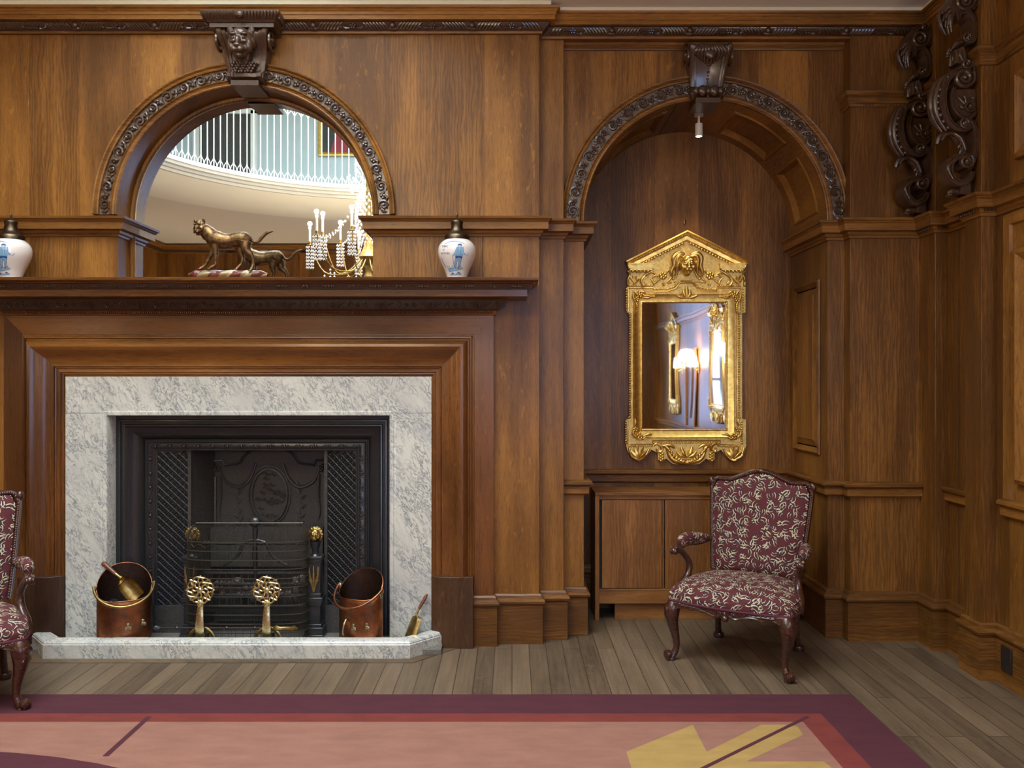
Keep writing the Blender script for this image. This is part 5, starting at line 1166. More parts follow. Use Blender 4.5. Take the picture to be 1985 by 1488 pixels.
# ------------------------------------------------------------------ gilt mirror
def gilt_mirror(label, group):
    t = thing('gilt_mirror', label, 'mirror', (0, 0, 0), world=False, group=group)
    Wm = lambda u, v, h: (u, -h, v)
    # local origin: bottom centre on the wall; 1.66 m high
    px = lambda x, y: ((x - 536) / 2.975 * 0.003675, (1437 - y) / 2.975 * 0.003675)    # from the close view of the mirror
    outl = [(193, 412), (193, 562), (212, 566), (212, 1175), (190, 1178), (188, 1330), (200, 1370), (240, 1415), (270, 1420), (300, 1400), (335, 1355), (372, 1372), (372, 1412), (395, 1425), (420, 1405), (460, 1437), (536, 1440)]
    outl = outl + [(536 * 2 - x, y) for x, y in reversed(outl[:-1])]
    outl = [px(x, y) for x, y in outl]
    g = MB(); g.prism(outl, 0.0, 0.028, Wm)
    g.prism([px(*q) for q in ((205, 275), (536, 110), (867, 275), (867, 414), (205, 414))], 0.0, 0.026, Wm); g.build('back_board', 'gilt_sand', t, smooth=0, bevel=0.002)
    gx0, gz1 = px(283, 508); gx1, gz0 = px(760, 1232)
    g = MB(); g.add([Wm(gx0, gz0, 0.032), Wm(gx1, gz0, 0.032), Wm(gx1, gz1, 0.032), Wm(gx0, gz1, 0.032)], [(0, 1, 2, 3)]); g.build('mirror_glass', 'old_mirror', t, smooth=0)
    g = MB(); g.sweep([(gx0, gz0), (gx0, gz1), (gx1, gz1), (gx1, gz0)], [(0.0, 0.030), (-0.001, 0.040), (-0.008, 0.045), (-0.014, 0.042), (-0.016, 0.036), (-0.055, 0.048), (-0.060, 0.052), (-0.062, 0.040), (-0.07, 0.02)], Wm, closed=True)
    eared = [px(x, y) for x, y in ((201, 420), (201, 556), (221, 566), (221, 1170), (198, 1184), (198, 1322), (340, 1322), (340, 1300), (732, 1300), (732, 1322), (844, 1322), (844, 1184), (828, 1170), (828, 562), (852, 556), (852, 420), (712, 420), (712, 440), (650, 440), (600, 425), (572, 390), (500, 390), (472, 425), (422, 440), (345, 440), (345, 420))]
    eared = [(x, z) for x, z in eared]
    stroke(g, eared + [eared[0]], 0.0055, Wm, 6, 0.034, 1); 
    g.build('moulded_frame', 'gilt', t, smooth=40)
    g = MB()
    for i in range(len(eared)):           # egg and dart beads inside the eared edge
        a, b = Vector(eared[i]), Vector(eared[(i + 1) % len(eared)]); L = (b - a).length; k = max(1, int(L / 0.017)); nr = Vector(((b - a).y, -(b - a).x)).normalized()
        for j in range(k):
            p = a.lerp(b, (j + 0.5) / k) + nr * 0.014; g.ball(Wm(p.x, p.y, 0.034), 0.0075, (1, 0.9, 1), 6, 4)
    g.build('outer_beading', 'gilt', t, smooth=60); g = MB()
    for (a, b) in (((gx0, gz0), (gx0, gz1)), ((gx0, gz1), (gx1, gz1)), ((gx1, gz1), (gx1, gz0)), ((gx1, gz0), (gx0, gz0))):
        a, b = Vector(a), Vector(b); k = int((b - a).length / 0.011); nr = Vector(((b - a).y, -(b - a).x)).normalized()
        for j in range(k): p = a.lerp(b, (j + 0.5) / k) - nr * 0.008; g.ball(Wm(p.x, p.y, 0.045), 0.0052, (1, 0.8, 1), 5, 4)
    g.build('inner_beading', 'gilt', t, smooth=60)
    # pediment
    apx, L_, R_ = px(536, 92), px(183, 268), px(889, 268)
    g = MB()
    g.sweep([L_, apx, R_], [(0, 0.0), (0, 0.075), (0.010, 0.078), (0.014, 0.066), (0.030, 0.058), (0.032, 0.060), (0.034, 0.052), (0.056, 0.050), (0.058, 0.040), (0.066, 0.036), (0.068, 0.02)], Wm)
    for (a, b) in ((px(200, 288), px(347, 310)), (px(725, 288), px(868, 310))):
        g.box(a[0], b[0], -0.060, 0, b[1], a[1]); g.box(a[0] - 0.004, b[0] + 0.004, -0.070, 0, a[1], a[1] + 0.008); g.box(a[0] + 0.012, b[0] - 0.012, -0.052, 0, b[1] - 0.012, b[1])
    g.build('pediment', 'gilt', t, smooth=30)
    g = MB()
    for a, b in ((L_, apx), (R_, apx)):
        a, b = Vector(a), Vector(b); k = int((b - a).length / 0.013); nr = Vector((0, -1))
        for j in range(2, k): p = a.lerp(b, (j + 0.2) / k) + nr * 0.024; g.ball(Wm(p.x, p.y, 0.064), 0.0065, (1, 0.8, 1), 5, 4)
        g.build('rake_beading', 'gilt', t, smooth=60); g = MB(); k = int((b - a).length / 0.022)
        for j in range(6, k - 1): p = a.lerp(b, (j + 0.5) / k) + nr * 0.076; g.ball(Wm(p.x, p.y, 0.042), 0.009, (1.1, 0.8, 1), 5, 4)
        g.build('under_beading', 'gilt', t, smooth=60); g = MB()
    # lion mask with flowing mane
    g = MB(); c = px(536, 285); q = lionmask(g, (c[0], -0.065, c[1] - 0.005), 0.092, (0, -1, -0.1))
    g.ball((c[0], -0.05, c[1] - 0.055), 0.030, (0.9, 1, 1.1), 10, 8)
    for s_ in (1, -1):
        g.tube(smoothline([(c[0] + s_ * 0.02, -0.075, c[1] + 0.065), (c[0] + s_ * 0.065, -0.075, c[1] + 0.075), (c[0] + s_ * 0.098, -0.065, c[1] + 0.045), (c[0] + s_ * 0.095, -0.055, c[1] - 0.01), (c[0] + s_ * 0.112, -0.045, c[1] - 0.06), (c[0] + s_ * 0.095, -0.035, c[1] - 0.10)], 4), lerp([0.010, 0.018, 0.020, 0.016, 0.013, 0.004], 21), 8)
        g.tube(smoothline([(c[0] + s_ * 0.03, -0.08, c[1] + 0.05), (c[0] + s_ * 0.06, -0.08, c[1] + 0.055), (c[0] + s_ * 0.075, -0.07, c[1] + 0.02), (c[0] + s_ * 0.072, -0.055, c[1] - 0.04), (c[0] + s_ * 0.082, -0.045, c[1] - 0.085)], 4), lerp([0.008, 0.014, 0.015, 0.011, 0.004], 17), 8)
    g.build('lion_mask', 'gilt', t, remesh=0.0032)
    # flowers and scrolls, mirrored
    def both(name, f):
        for s_ in (1, -1):
            g = MB(); f(g, lambda u, v, h: (s_ * u, -h, v)); g.build(name, 'gilt', t, smooth=60)
    def X(x, y): a = px(x, y); return (abs(a[0]), a[1])
    def swag(g, f):
        stroke(g, [X(470, 330), X(440, 370), X(420, 385)], [0.006, 0.008, 0.004], f, 6, 0.034, 3)
        rosette(g, *X(400, 350), 0.030, f, 0.034, 6); rosette(g, *X(405, 395), 0.014, f, 0.032, 5)
        for x, y, r in ((460, 368, 7), (446, 388, 7), (430, 390, 6), (468, 385, 6)): g.ball(f(*X(x, y), 0.036), r * 0.0012, n=7, m=5)
        stroke(g, [X(500, 300), X(478, 345), X(470, 370)], [0.004, 0.008, 0.004], f, 6, 0.034, 3)
        for (a, b, c2) in (((375, 360), (345, 330), (325, 340)), ((378, 350), (350, 350), (338, 365)), ((385, 365), (360, 385), (345, 400)), ((330, 365), (345, 385), (350, 408)), ((420, 335), (430, 320), (440, 318))): stroke(g, [X(*a), X(*b), X(*c2)], [0.004, 0.009, 0.003], f, 6, 0.032, 3)
    both('flower_swag', swag)
    def vol(g, f):
        stroke(g, [X(345, 320), X(300, 345), X(275, 375), X(285, 405), X(300, 398), X(293, 385)], [0.007, 0.009, 0.010, 0.009, 0.006, 0.004], f, 6, 0.040, 4)
        stroke(g, [X(196, 322), X(206, 330), X(208, 345), X(198, 375), X(200, 405)], [0.005, 0.007, 0.006, 0.008, 0.007], f, 6, 0.034, 4)
        for i in range(4): leaf(g, *X(232 + 2 * i, 400 - 3 * i), PI / 2 + 0.8 - 0.5 * i, 0.06, 0.010, f, 0.040)
        for i in range(5): g.ball(f(*X(225 + 22 * i, 325), 0.05), 0.010, (1, 0.8, 1.1), 6, 5)
    both('console_scroll', vol)
    def corner(g, f):
        rosette(g, *X(262, 462), 0.026, f, 0.052, 5); rosette(g, *X(246, 488), 0.020, f, 0.052, 5)
        for a, b, c2 in (((275, 455), (300, 470), (318, 465)), ((240, 500), (250, 520), (248, 535)), ((235, 440), (245, 450), (255, 455)), ((285, 475), (310, 480), (335, 470)), ((232, 452), (228, 475), (236, 500)), ((262, 440), (285, 445), (300, 455))): stroke(g, [X(*a), X(*b), X(*c2)], [0.005, 0.009, 0.004], f, 6, 0.050, 3)
        for i in range(4): g.ball(f(*X(322 + 9 * i, 472), 0.052), 0.0075, n=6, m=4); g.ball(f(*X(250 - i, 532 + 10 * i), 0.052), 0.0075, n=6, m=4)
    def corner_low(g, f):
        rosette(g, *X(265, 1272), 0.026, f, 0.052, 5); rosette(g, *X(240, 1235), 0.020, f, 0.052, 5)
        for a, b, c2 in (((285, 1275), (310, 1262), (335, 1262)), ((235, 1215), (242, 1195), (240, 1175)), ((225, 1262), (240, 1275), (250, 1290)), ((250, 1290), (280, 1290), (300, 1275)), ((228, 1240), (226, 1262), (236, 1282))): stroke(g, [X(*a), X(*b), X(*c2)], [0.005, 0.009, 0.004], f, 6, 0.050, 3)
    both('corner_flower', corner); both('corner_flower', corner_low)
    def shell(g, f):
        for i in range(5): leaf(g, *X(262, 1402), PI / 2 + (i - 2) * 0.42, 0.085, 0.015, f, 0.034)
        stroke(g, [X(205, 1340), X(215, 1380), X(240, 1402), X(262, 1412), X(285, 1402), X(305, 1380), X(322, 1345)], [0.008, 0.011, 0.011, 0.012, 0.011, 0.010, 0.008], f, 6, 0.030, 4)
    both('shell_drop', shell)
    def low(g, f):
        stroke(g, [X(345, 1330), X(365, 1316), X(388, 1328), X(394, 1355), X(376, 1364), X(364, 1350), X(374, 1342)], [0.009, 0.012, 0.013, 0.011, 0.009, 0.007, 0.006], f, 6, 0.034, 4)
        stroke(g, [X(395, 1325), X(425, 1340), X(440, 1385), X(470, 1415), X(536, 1425)], [0.010, 0.016, 0.018, 0.020, 0.020], f, 7, 0.032, 4)
        for i in range(14): a = i / 13; p = Vector(X(432, 1350)).lerp(Vector(X(520, 1422)), a); g.ball(f(p.x + 0.008 * math.sin(i * 3), p.y - 0.016 * math.sin(a * PI), 0.048), 0.011, n=6, m=5)
        for i in range(7): g.ball(f(*X(388 + 10 * (i % 2), 1368 + 8 * i), 0.034), 0.011, n=6, m=5)
        stroke(g, [X(536, 1395), X(515, 1370), X(505, 1335)], [0.008, 0.018, 0.006], f, 7, 0.042, 3); stroke(g, [X(536, 1395), X(500, 1385), X(478, 1360)], [0.008, 0.016, 0.006], f, 7, 0.040, 3)
        stroke(g, [X(400, 1330), X(440, 1325), X(470, 1345)], [0.006, 0.012, 0.005], f, 7, 0.040, 3)
    both('fruit_garland', low)
    def crest(g, f):
        stroke(g, [X(536, 482), X(518, 455), X(520, 428)], [0.006, 0.012, 0.005], f, 6, 0.050, 3); stroke(g, [X(530, 478), X(500, 475), X(478, 465)], [0.006, 0.011, 0.008], f, 6, 0.048, 3); stroke(g, [X(536, 482), X(534, 450), X(536, 415)], [0.006, 0.010, 0.004], f, 6, 0.052, 3)
    both('crest_leaf', crest)
    return t
gm_ = gilt_mirror('ornate gilt pier mirror with lion mask pediment hanging inside the niche', 'gilt pier mirrors')
gm_.location = (1.243, 5.915, 1.028); gm_.rotation_euler = (math.radians(0.0), 0, 0)
copy_thing(gm_, (2.628, 1.35, 1.10), math.radians(-90), 'gilt pier mirror on the right wall nearest the camera side')
copy_thing(gm_, (2.628, -1.55, 1.10), math.radians(-90), 'gilt pier mirror on the right wall furthest behind the camera')
# wall sconces with lit shades; those off the right wall are added fill
def sconce(loc, label):
    t = thing('wall_sconce', label, 'wall lamp', loc, world=False, group='lit wall lamps')
    g = MB(); g.box(-0.02, 0.0, -0.03, 0.03, -0.06, 0.08); g.tube([(-0.01, 0, 0), (-0.07, 0, -0.03), (-0.10, 0, 0.0), (-0.10, 0, 0.03)], 0.008, 8); g.build('bracket', 'old_brass', t)
    g = MB(); g.lathe([(0.05, 0.03), (0.065, 0.03), (0.045, 0.17), (0.044, 0.17), (0.050, 0.03)], (-0.10, 0, 0), 20); g.build('lamp_shade', 'shade', t); return t
s1 = sconce((2.625, 0.15, 1.82), 'lit wall lamp between the gilt mirrors, beside the door')
for y, l in ((-0.78, 'lit wall lamp between the door and the far gilt mirror'), (2.25, 'lit wall lamp before the near gilt mirror')): copy_thing(s1, (2.625, y, 1.82), label=l)
for x, l in ((-4.6, 'added fill lamp on the wall behind the camera, far left'), (-2.9, 'added fill lamp on the wall behind the camera, left of the middle'), (-0.5, 'added fill lamp on the wall behind the camera, beside the window')): copy_thing(s1, (x, -3.07, 1.95), PI * 1.5, l)  # unseen lamps, added to brighten the under-gallery ceiling and the room
for y, l in ((-1.0, 'added fill lamp on the left wall nearest the gallery door'), (3.2, 'added fill lamp on the left wall nearest the fireplace')): copy_thing(s1, (-5.78, y, 1.95), PI, l)  # more unseen lamps, put in as fill under the gallery
for p in ((-4.6, -2.9, 2.1), (-2.9, -2.9, 2.1), (-0.5, -2.9, 2.1), (-5.6, -1.0, 2.1), (-5.6, 3.2, 2.1), (2.45, 0.15, 2.0), (2.45, 2.25, 2.0)): lamp('POINT', p, SCONCE_W, (1.0, 0.88, 0.70), 0.07)  # right-wall pair belongs to real lamps, the others are added fill
# door in the right wall, seen in the old mirror
dr = structure(MB().box(2.605, 2.635, -0.62, 0.02, 0.0, 2.1), 'door_2', 'wood_z')
g = MB(); g.sweep([(0.02, 0), (0.02, 2.12), (-0.62, 2.12), (-0.62, 0)], [(0, 0), (0, 0.04), (-0.02, 0.05), (-0.10, 0.05), (-0.12, 0.03), (-0.12, 0)], sidemap(2.63)); g.build('door_frame', 'wood_z', dr)
for a, b, c, d in ((-0.54, -0.33, 0.2, 0.95), (-0.27, -0.06, 0.2, 0.95), (-0.54, -0.33, 1.1, 1.95), (-0.27, -0.06, 1.1, 1.95)):
    g = MB(); g.sweep([(a, c), (a, d), (b, d), (b, c)], [(0, 0), (0, 0.008), (0.015, 0.01), (0.02, 0)], sidemap(2.605), closed=True); g.build('door_panel', 'wood_z', dr)
# ------------------------------------------------------------------ carved scroll brackets
def bracket(loc, label):
    t = thing('scroll_bracket', label, 'carved bracket', loc, world=False, group='carved scroll brackets under the cornice')
    S = 0.000925
    def f(x, y, h): return ((x - 380) * S, -h, (1432 - y) * S)
    T = 0.052
    def strap(g, pts, w_, hk=1.0, k=5, fl=1.0):   # a thick carved strap: full depth core with a raised bead on its face
        p = smoothline(pts, k); ws = lerp(w_, len(p)); rows = []
        for i, q in enumerate(p):
            d = (p[min(i + 1, len(p) - 1)] - p[max(i - 1, 0)]); d = d.normalized() if d.length > 1e-6 else Vector((1, 0)); nx, ny = -d.y, d.x; w2 = ws[i] / 2; hh = T * hk
            rows.append([f(q.x + nx * a * w2, q.y + ny * a * w2, b * hh) for a, b in ((-1, -1), (-1, 0.85), (-0.85, 1.0), (-0.55, 1.0), (-0.40, 0.82), (0.40, 0.82), (0.55, 1.0), (0.85, 1.0), (1, 0.85), (1, -1))])
        g.grid(rows, closed=True)
        for r in (rows[0], rows[-1]): g.add(r, [tuple(range(len(r)))])
    def volute(g, cx, cy, r, a0, turns, w_=10):
        sp = spiral(cx, cy, r, r * 0.16, a0, turns, 26); g.tube([f(x, y, T * 0.95) for x, y in sp], lerp([w_ * S * 0.62, w_ * S * 0.75, w_ * S * 0.5], len(sp)), 6); g.ball(f(cx, cy, T), r * 0.20 * S + 0.004, n=8, m=6)
        g.prism([(cx + r * 0.95 * math.cos(i * PI / 10), cy + r * 0.95 * math.sin(i * PI / 10)) for i in range(20)], -T * 0.9, T * 0.80, f)
    def fin(g, pts, rads, h=0.0, fl=1.0): g.tube([f(x, y, h) for x, y in smoothline(pts, 5)], lerp([r * S for r in rads], (len(pts) - 1) * 5 + 1), 8)
    g = MB()
    volute(g, 305, 285, 58, -0.4, 1.9, 14); volute(g, 332, 207, 26, -1.2, 1.4, 9)
    strap(g, [(268, 400), (262, 345), (240, 310), (255, 250), (300, 212), (350, 225), (372, 280), (355, 330)], [14, 40, 42, 36, 30, 34, 34, 18])
    for i, (x, y) in enumerate(((190, 330), (196, 372), (212, 410), (232, 452))): fin(g, [(255 - 3 * i, 330 + 18 * i), (215 + 4 * i, 318 + 26 * i), (x, y + 14)], [14, 17, 6], 0.010); fin(g, [(250 - 3 * i, 330 + 18 * i), (215 + 4 * i, 318 + 26 * i), (x, y + 14)], [12, 15, 6], 0.036)
    fin(g, [(245, 300), (190, 340), (200, 400), (232, 458)], [12, 17, 17, 6], -0.02)
    g.build('top_scroll', 'carved', t, smooth=45)
    g = MB()
    strap(g, [(275, 355), (320, 350), (352, 390), (362, 450), (352, 515), (310, 530)], [20, 34, 36, 34, 36, 26]); volute(g, 322, 498, 30, 1.2, 1.4, 10)
    for i in range(4): fin(g, [(300, 520 + 6 * i), (265, 530 + 10 * i), (238, 560 + 8 * i)], [12, 14, 5], 0.030 - 0.02 * i)
    fin(g, [(305, 530), (255, 545), (238, 575)], [14, 16, 6], -0.02)
    for i in range(5): fin(g, [(290 - 8 * i, 562), (285 - 6 * i, 600), (310 - 14 * i, 645)], [10, 15, 8], 0.03 - 0.012 * i)
    strap(g, [(275, 560), (290, 600), (290, 650)], [60, 62, 70], 0.8); g.build('upper_curl', 'carved', t, smooth=45)
    g = MB()
    volute(g, 318, 655, 32, -0.5, 1.5, 11); volute(g, 302, 738, 62, -0.6, 1.9, 15)
    strap(g, [(360, 640), (366, 700), (370, 760)], [22, 26, 20])
    strap(g, [(340, 690), (270, 695), (205, 745), (178, 830), (184, 920), (215, 1000), (265, 1038), (320, 1035), (342, 1005)], [22, 34, 40, 42, 42, 40, 38, 36, 28]); volute(g, 306, 1003, 34, 1.2, 1.5, 12)
    strap(g, [(245, 790), (232, 850), (245, 920), (290, 965), (345, 968), (378, 930)], [20, 26, 26, 24, 22, 16], 0.9)
    fin(g, [(230, 705), (165, 760), (138, 860), (150, 960), (205, 1045)], [12, 22, 26, 24, 10], -0.01); fin(g, [(230, 705), (168, 760), (142, 860), (154, 960), (205, 1045)], [10, 16, 18, 16, 8], 0.026)
    for i in range(9): a = i / 8; x, y = 150 + 60 * (2 * a - 1) ** 2, 730 + 300 * a; g.ball(f(x, y, 0.040), 0.012, (1, 0.8, 1), 7, 5)
    g.prism([(240, 800), (378, 800), (378, 930), (340, 965), (290, 960), (250, 920), (238, 860)], -0.030, 0.030, f); volute(g, 335, 905, 34, 0.4, 1.6, 10)
    for a in ((270, 850), (285, 900), (300, 840), (350, 850)): fin(g, [(320, 900), (a[0] + 12, a[1] + 12), a], [8, 11, 7], 0.036)
    g.build('great_scroll', 'carved', t, smooth=45)
    g = MB()
    strap(g, [(325, 985), (355, 1010), (368, 1080), (368, 1160), (352, 1235), (330, 1280)], [16, 30, 32, 30, 28, 20])
    fin(g, [(165, 1118), (185, 1075), (240, 1058), (290, 1090), (315, 1150), (322, 1205)], [12, 22, 24, 26, 26, 14], 0.0); fin(g, [(175, 1105), (200, 1072), (245, 1066), (290, 1100), (315, 1160)], [8, 12, 14, 16, 10], 0.034)
    for i in range(3): fin(g, [(300 + 8 * i, 1110 + 30 * i), (282 + 8 * i, 1135 + 30 * i), (272 + 10 * i, 1150 + 34 * i)], [8, 10, 4], 0.03)
    g.build('hanging_leaf', 'carved', t, smooth=45)
    g = MB()
    volute(g, 315, 1232, 42, -1.0, 1.7, 13); strap(g, [(345, 1195), (290, 1200), (235, 1220), (212, 1275), (230, 1330), (280, 1360), (335, 1335), (352, 1290)], [20, 34, 44, 50, 44, 40, 32, 22])
    for i in range(3): fin(g, [(250, 1215 + 10 * i), (205 + 5 * i, 1270 + 10 * i), (235 + 10 * i, 1335 + 8 * i)], [8, 12, 8], 0.045 - 0.03 * i)
    fin(g, [(232, 1425), (250, 1398), (300, 1400), (330, 1380), (320, 1340)], [12, 18, 16, 20, 16], 0.0); g.prism([(290, 1335), (345, 1335), (350, 1432), (285, 1420)], -0.035, 0.035, f)
    g.ball(f(238, 1420, 0.0), 0.018, (1, 1.6, 0.8), 8, 6)
    g.build('foot_scroll', 'carved', t, smooth=45)
    return t
b1_ = bracket((2.543, 5.045, 2.63), 'dark carved scroll bracket in the corner, on the far pilaster')
copy_thing(b1_, (2.543, 4.555, 2.63), label='dark carved scroll bracket on the near pilaster of the right wall')
# ------------------------------------------------------------------ tobacco jars
jp = [(0.055, 0.0), (0.058, 0.004), (0.062, 0.02), (0.074, 0.055), (0.092, 0.095), (0.108, 0.135), (0.1135, 0.165), (0.111, 0.195), (0.098, 0.220), (0.080, 0.236), (0.070, 0.242)]
def jrad(z):
    for (r0, z0), (r1, z1) in zip(jp, jp[1:]):
        if z0 <= z <= z1: return r0 + (r1 - r0) * (z - z0) / (z1 - z0)
    return jp[-1][0]
def make_jar(loc, label):
    t = thing('tobacco_jar', label, 'jar', loc, world=False, group='delft tobacco jars')
    g = MB(); g.lathe(smooth_prof(jp), n=96); g.build('jar_body', 'glaze', t, smooth=80)
    g = MB(); g.lathe([(0.070, 0.236), (0.074, 0.232), (0.077, 0.236), (0.075, 0.245), (0.075, 0.262), (0.066, 0.272), (0.050, 0.284), (0.040, 0.300), (0.035, 0.320), (0.034, 0.334), (0.037, 0.342), (0.036, 0.352), (0.028, 0.360), (0.010, 0.366), (0.004, 0.370), (0.004, 0.376), (0.007, 0.384), (0.007, 0.394), (0.001, 0.405)], n=40); g.build('jar_lid', 'pewter', t, smooth=50)
    def jm(x, z, h=0.0): r = jrad(z) + 0.0008 + h; a = x / 0.112; return (r * math.sin(a), -r * math.cos(a), z)
    def blob(g, pts, mi=0):        # painted patch: fan of small triangles wrapped on the glaze
        pts = [(p.x, p.y) for p in smoothline(list(pts) + [pts[0]], 3)][:-1]; c = (sum(p[0] for p in pts) / len(pts), sum(p[1] for p in pts) / len(pts))
        rows = [[jm(c[0] + (p[0] - c[0]) * k, c[1] + (p[1] - c[1]) * k, 0.0006 + 0.0004 * mi) for p in pts] for k in (0.02, 0.2, 0.4, 0.6, 0.8, 1.0)]; g.grid(rows, mi, closed=True)
    def line(g, pts, w_=0.0012, mi=1):
        p = smoothline(pts, 3); g.tube([jm(q.x, q.y, 0.0) for q in p], w_, 4, mi)
    K = 0.000292                       # picture pixels of the close view to metres
    def q(x, y): return ((x - 590) * K, (1425 - y) * K)
    g = MB()
    for pts in ([(615, 800), (740, 800), (745, 830), (720, 1030), (580, 1030), (600, 900)], [(600, 820), (640, 800), (600, 950), (545, 975), (535, 955), (575, 900)], [(725, 810), (745, 830), (750, 910), (790, 935), (780, 960), (715, 930)],
                [(580, 1020), (650, 1030), (600, 1120), (580, 1190), (540, 1190), (555, 1100)], [(650, 1030), (720, 1030), (700, 1110), (670, 1190), (640, 1190), (650, 1100)]): blob(g, [q(*p) for p in pts], 0)
    for pts in ([(600, 1195), (780, 1200), (770, 1230), (640, 1250), (480, 1260), (330, 1255), (330, 1225), (450, 1205)], [(360, 1330), (470, 1295), (560, 1325), (660, 1290), (770, 1320), (650, 1335), (540, 1345), (420, 1345)]): blob(g, [q(*p) for p in pts], 0)
    for pts in ([(625, 750), (660, 730), (710, 740), (705, 765), (640, 768)], [(585, 985), (720, 985), (722, 1030), (660, 1010), (590, 1030)], [(550, 1190), (585, 1190), (580, 1200), (545, 1200)], [(640, 1190), (680, 1215), (660, 1222), (630, 1200)], [(440, 1320), (470, 1292), (500, 1322)], [(630, 1300), (670, 1280), (720, 1312)]): blob(g, [q(*p) for p in pts], 1)
    for pts in ([(640, 760), (640, 790), (660, 808)], [(710, 755), (705, 785), (680, 800)], [(615, 800), (600, 850), (580, 900), (540, 960)], [(740, 810), (750, 880), (755, 910), (790, 940)], [(620, 810), (620, 900), (600, 1000)], [(690, 820), (695, 960)], [(640, 820), (650, 950)], [(522, 960), (525, 1060), (540, 1185)], [(580, 1030), (560, 1110), (555, 1190)], [(650, 1040), (610, 1100), (590, 1190)], [(650, 1040), (655, 1110), (650, 1190)], [(720, 1030), (705, 1110), (680, 1190)], [(820, 970), (845, 945), (865, 915)], [(790, 940), (810, 935)],
                [(330, 1225), (420, 1208), (520, 1200), (600, 1196)], [(330, 1270), (450, 1265), (560, 1258), (640, 1252)], [(350, 1335), (400, 1340), (460, 1325)], [(560, 1345), (640, 1335), (770, 1325)], [(345, 1205), (335, 1165)], [(415, 1200), (390, 1155)], [(510, 1190), (475, 1155)], [(700, 1190), (735, 1160)], [(210, 1000), (215, 1050), (235, 1110), (270, 1180)]): line(g, [q(*p) for p in pts])
    for i in range(22):                # painted border under the lid
        x = 340 + 19.5 * i; y = 735 - 48 * math.sin((i + 1) / 23 * PI); line(g, [q(x, y), q(x + 8, y - 14), q(x + 16, y + 2), q(x + 24, y - 8)], 0.0011)
    g.build('painted_sailor', ['blue_pale', 'blue'], t, smooth=0)
    # lettering wrapped round the jar
    g = MB()
    for txt, cx, cy, sz in (('TABAC', 352, 780, 0.0165), ('DE', 330, 850, 0.0115), ('MACOUBA', 345, 920, 0.0155)):
        cu = bpy.data.curves.new('lettering', 'FONT'); cu.body = txt; cu.size = sz; cu.align_x = 'CENTER'; cu.align_y = 'CENTER'; cu.extrude = 0.0; cu.resolution_u = 3
        ob = bpy.data.objects.new('lettering', cu); COL.objects.link(ob); bpy.context.view_layer.update(); me = ob.to_mesh(); c = q(cx, cy); b = len(g.v)
        g.add([jm(c[0] + v.co.x * 0.92, c[1] + v.co.y * 1.1 - (v.co.x * 0.06), 0.0008) for v in me.vertices], [tuple(p.vertices) for p in me.polygons])
        ob.to_mesh_clear(); bpy.data.objects.remove(ob)
    g.build('jar_lettering', 'ink', t, smooth=0)
    return t
def smooth_prof(p): return [(v.x, v.y) for v in smoothline(p, 4)]
j1 = make_jar((-0.330, 4.95, 2.2215), 'white and blue tobacco jar with brown lid at the right of the mantel')
copy_thing(j1, (-3.005, 4.95, 2.2215), label='white and blue tobacco jar with brown lid at the left end of the mantel')
# ------------------------------------------------------------------ panther on a twisted wreath
pt_ = thing('panther_figurine', 'bronze panther statuette standing on a red and gold twisted bar', 'figurine', (-1.70, 4.93, 2.2215), world=False)
K = 0.0001265 * 3.0775 * 1.0           # close view pixels -> metres
def v_(x, y, d=0.0): return ((x - 570) * 0.0003885, d, (1052 - y) * 0.0003885 + 0.016)
g = MB()
def T_(pts, rads, n=18): g.tube(smoothline([v_(*p) for p in pts], 4), lerp([r * 0.000435 for r in rads], (len(pts) - 1) * 4 + 1), n)
T_([(270, 400), (330, 440), (400, 470), (520, 500), (640, 490), (740, 470), (840, 480), (920, 520)], [70, 108, 124, 112, 96, 100, 112, 60], 20)
T_([(150, 300), (215, 320), (290, 380), (350, 440)], [70, 86, 100, 108], 20)
lionmask(g, v_(168, 300, -0.014), 0.062, (-0.30, -0.92, -0.18), True)
T_([(200, 300), (240, 350), (290, 400)], [70, 90, 104], 18)
T_([(340, 540, 0.012), (330, 640, 0.014), (270, 760, 0.014), (210, 870, 0.012), (150, 925, 0.0)], [58, 44, 30, 24, 26]); T_([(400, 520, -0.02), (410, 640, -0.022), (415, 760, -0.022), (405, 870, -0.022), (330, 920, -0.028)], [62, 42, 28, 24, 28])
T_([(790, 540, 0.018), (760, 660, 0.020), (790, 760, 0.020), (760, 850, 0.018), (700, 925, 0.012)], [66, 50, 28, 22, 28]); T_([(870, 520, -0.02), (880, 640, -0.024), (970, 740, -0.024), (985, 860, -0.024), (960, 950, -0.03)], [80, 66, 32, 24, 30])
T_([(930, 470), (985, 510), (1050, 500), (1110, 430), (1180, 370), (1275, 342)], [24, 22, 24, 26, 24, 10], 8)
for x, y, d in ((150, 925, 0), (330, 925, -0.028), (700, 930, 0.012), (955, 955, -0.03)):
    for i in (-1, 0, 1): g.ball(v_(x - 12 + 16 * i, y + 6, d - 0.008), 0.0065, (1, 1.4, 0.8), 6, 5)
g.build('panther_body', 'bronze', pt_, remesh=0.0022)
g = MB(); rows = []; nseg = 140; nk = 28
for i in range(nseg + 1):
    t = i / nseg; x = v_(-20 + 1210 * t, 0)[0]; e = min(1, 8 * t * (1 - t) + 0.35)
    row = []
    for k in range(nk):
        a = 2 * PI * k / nk; r = 0.030 * e * (0.86 + 0.18 * abs(math.sin((a * 3 + t * 30) / 2))); row.append((x, r * math.cos(a) * 1.3, 0.028 + r * math.sin(a)))
    rows.append(row)
b = len(g.v); g.grid(rows, closed=True)
for fi in range(len(g.f)):
    i, k = divmod(fi, nk); g.mi[fi] = int(((i / nseg * 7.4 + 2 * k / nk)) % 2)
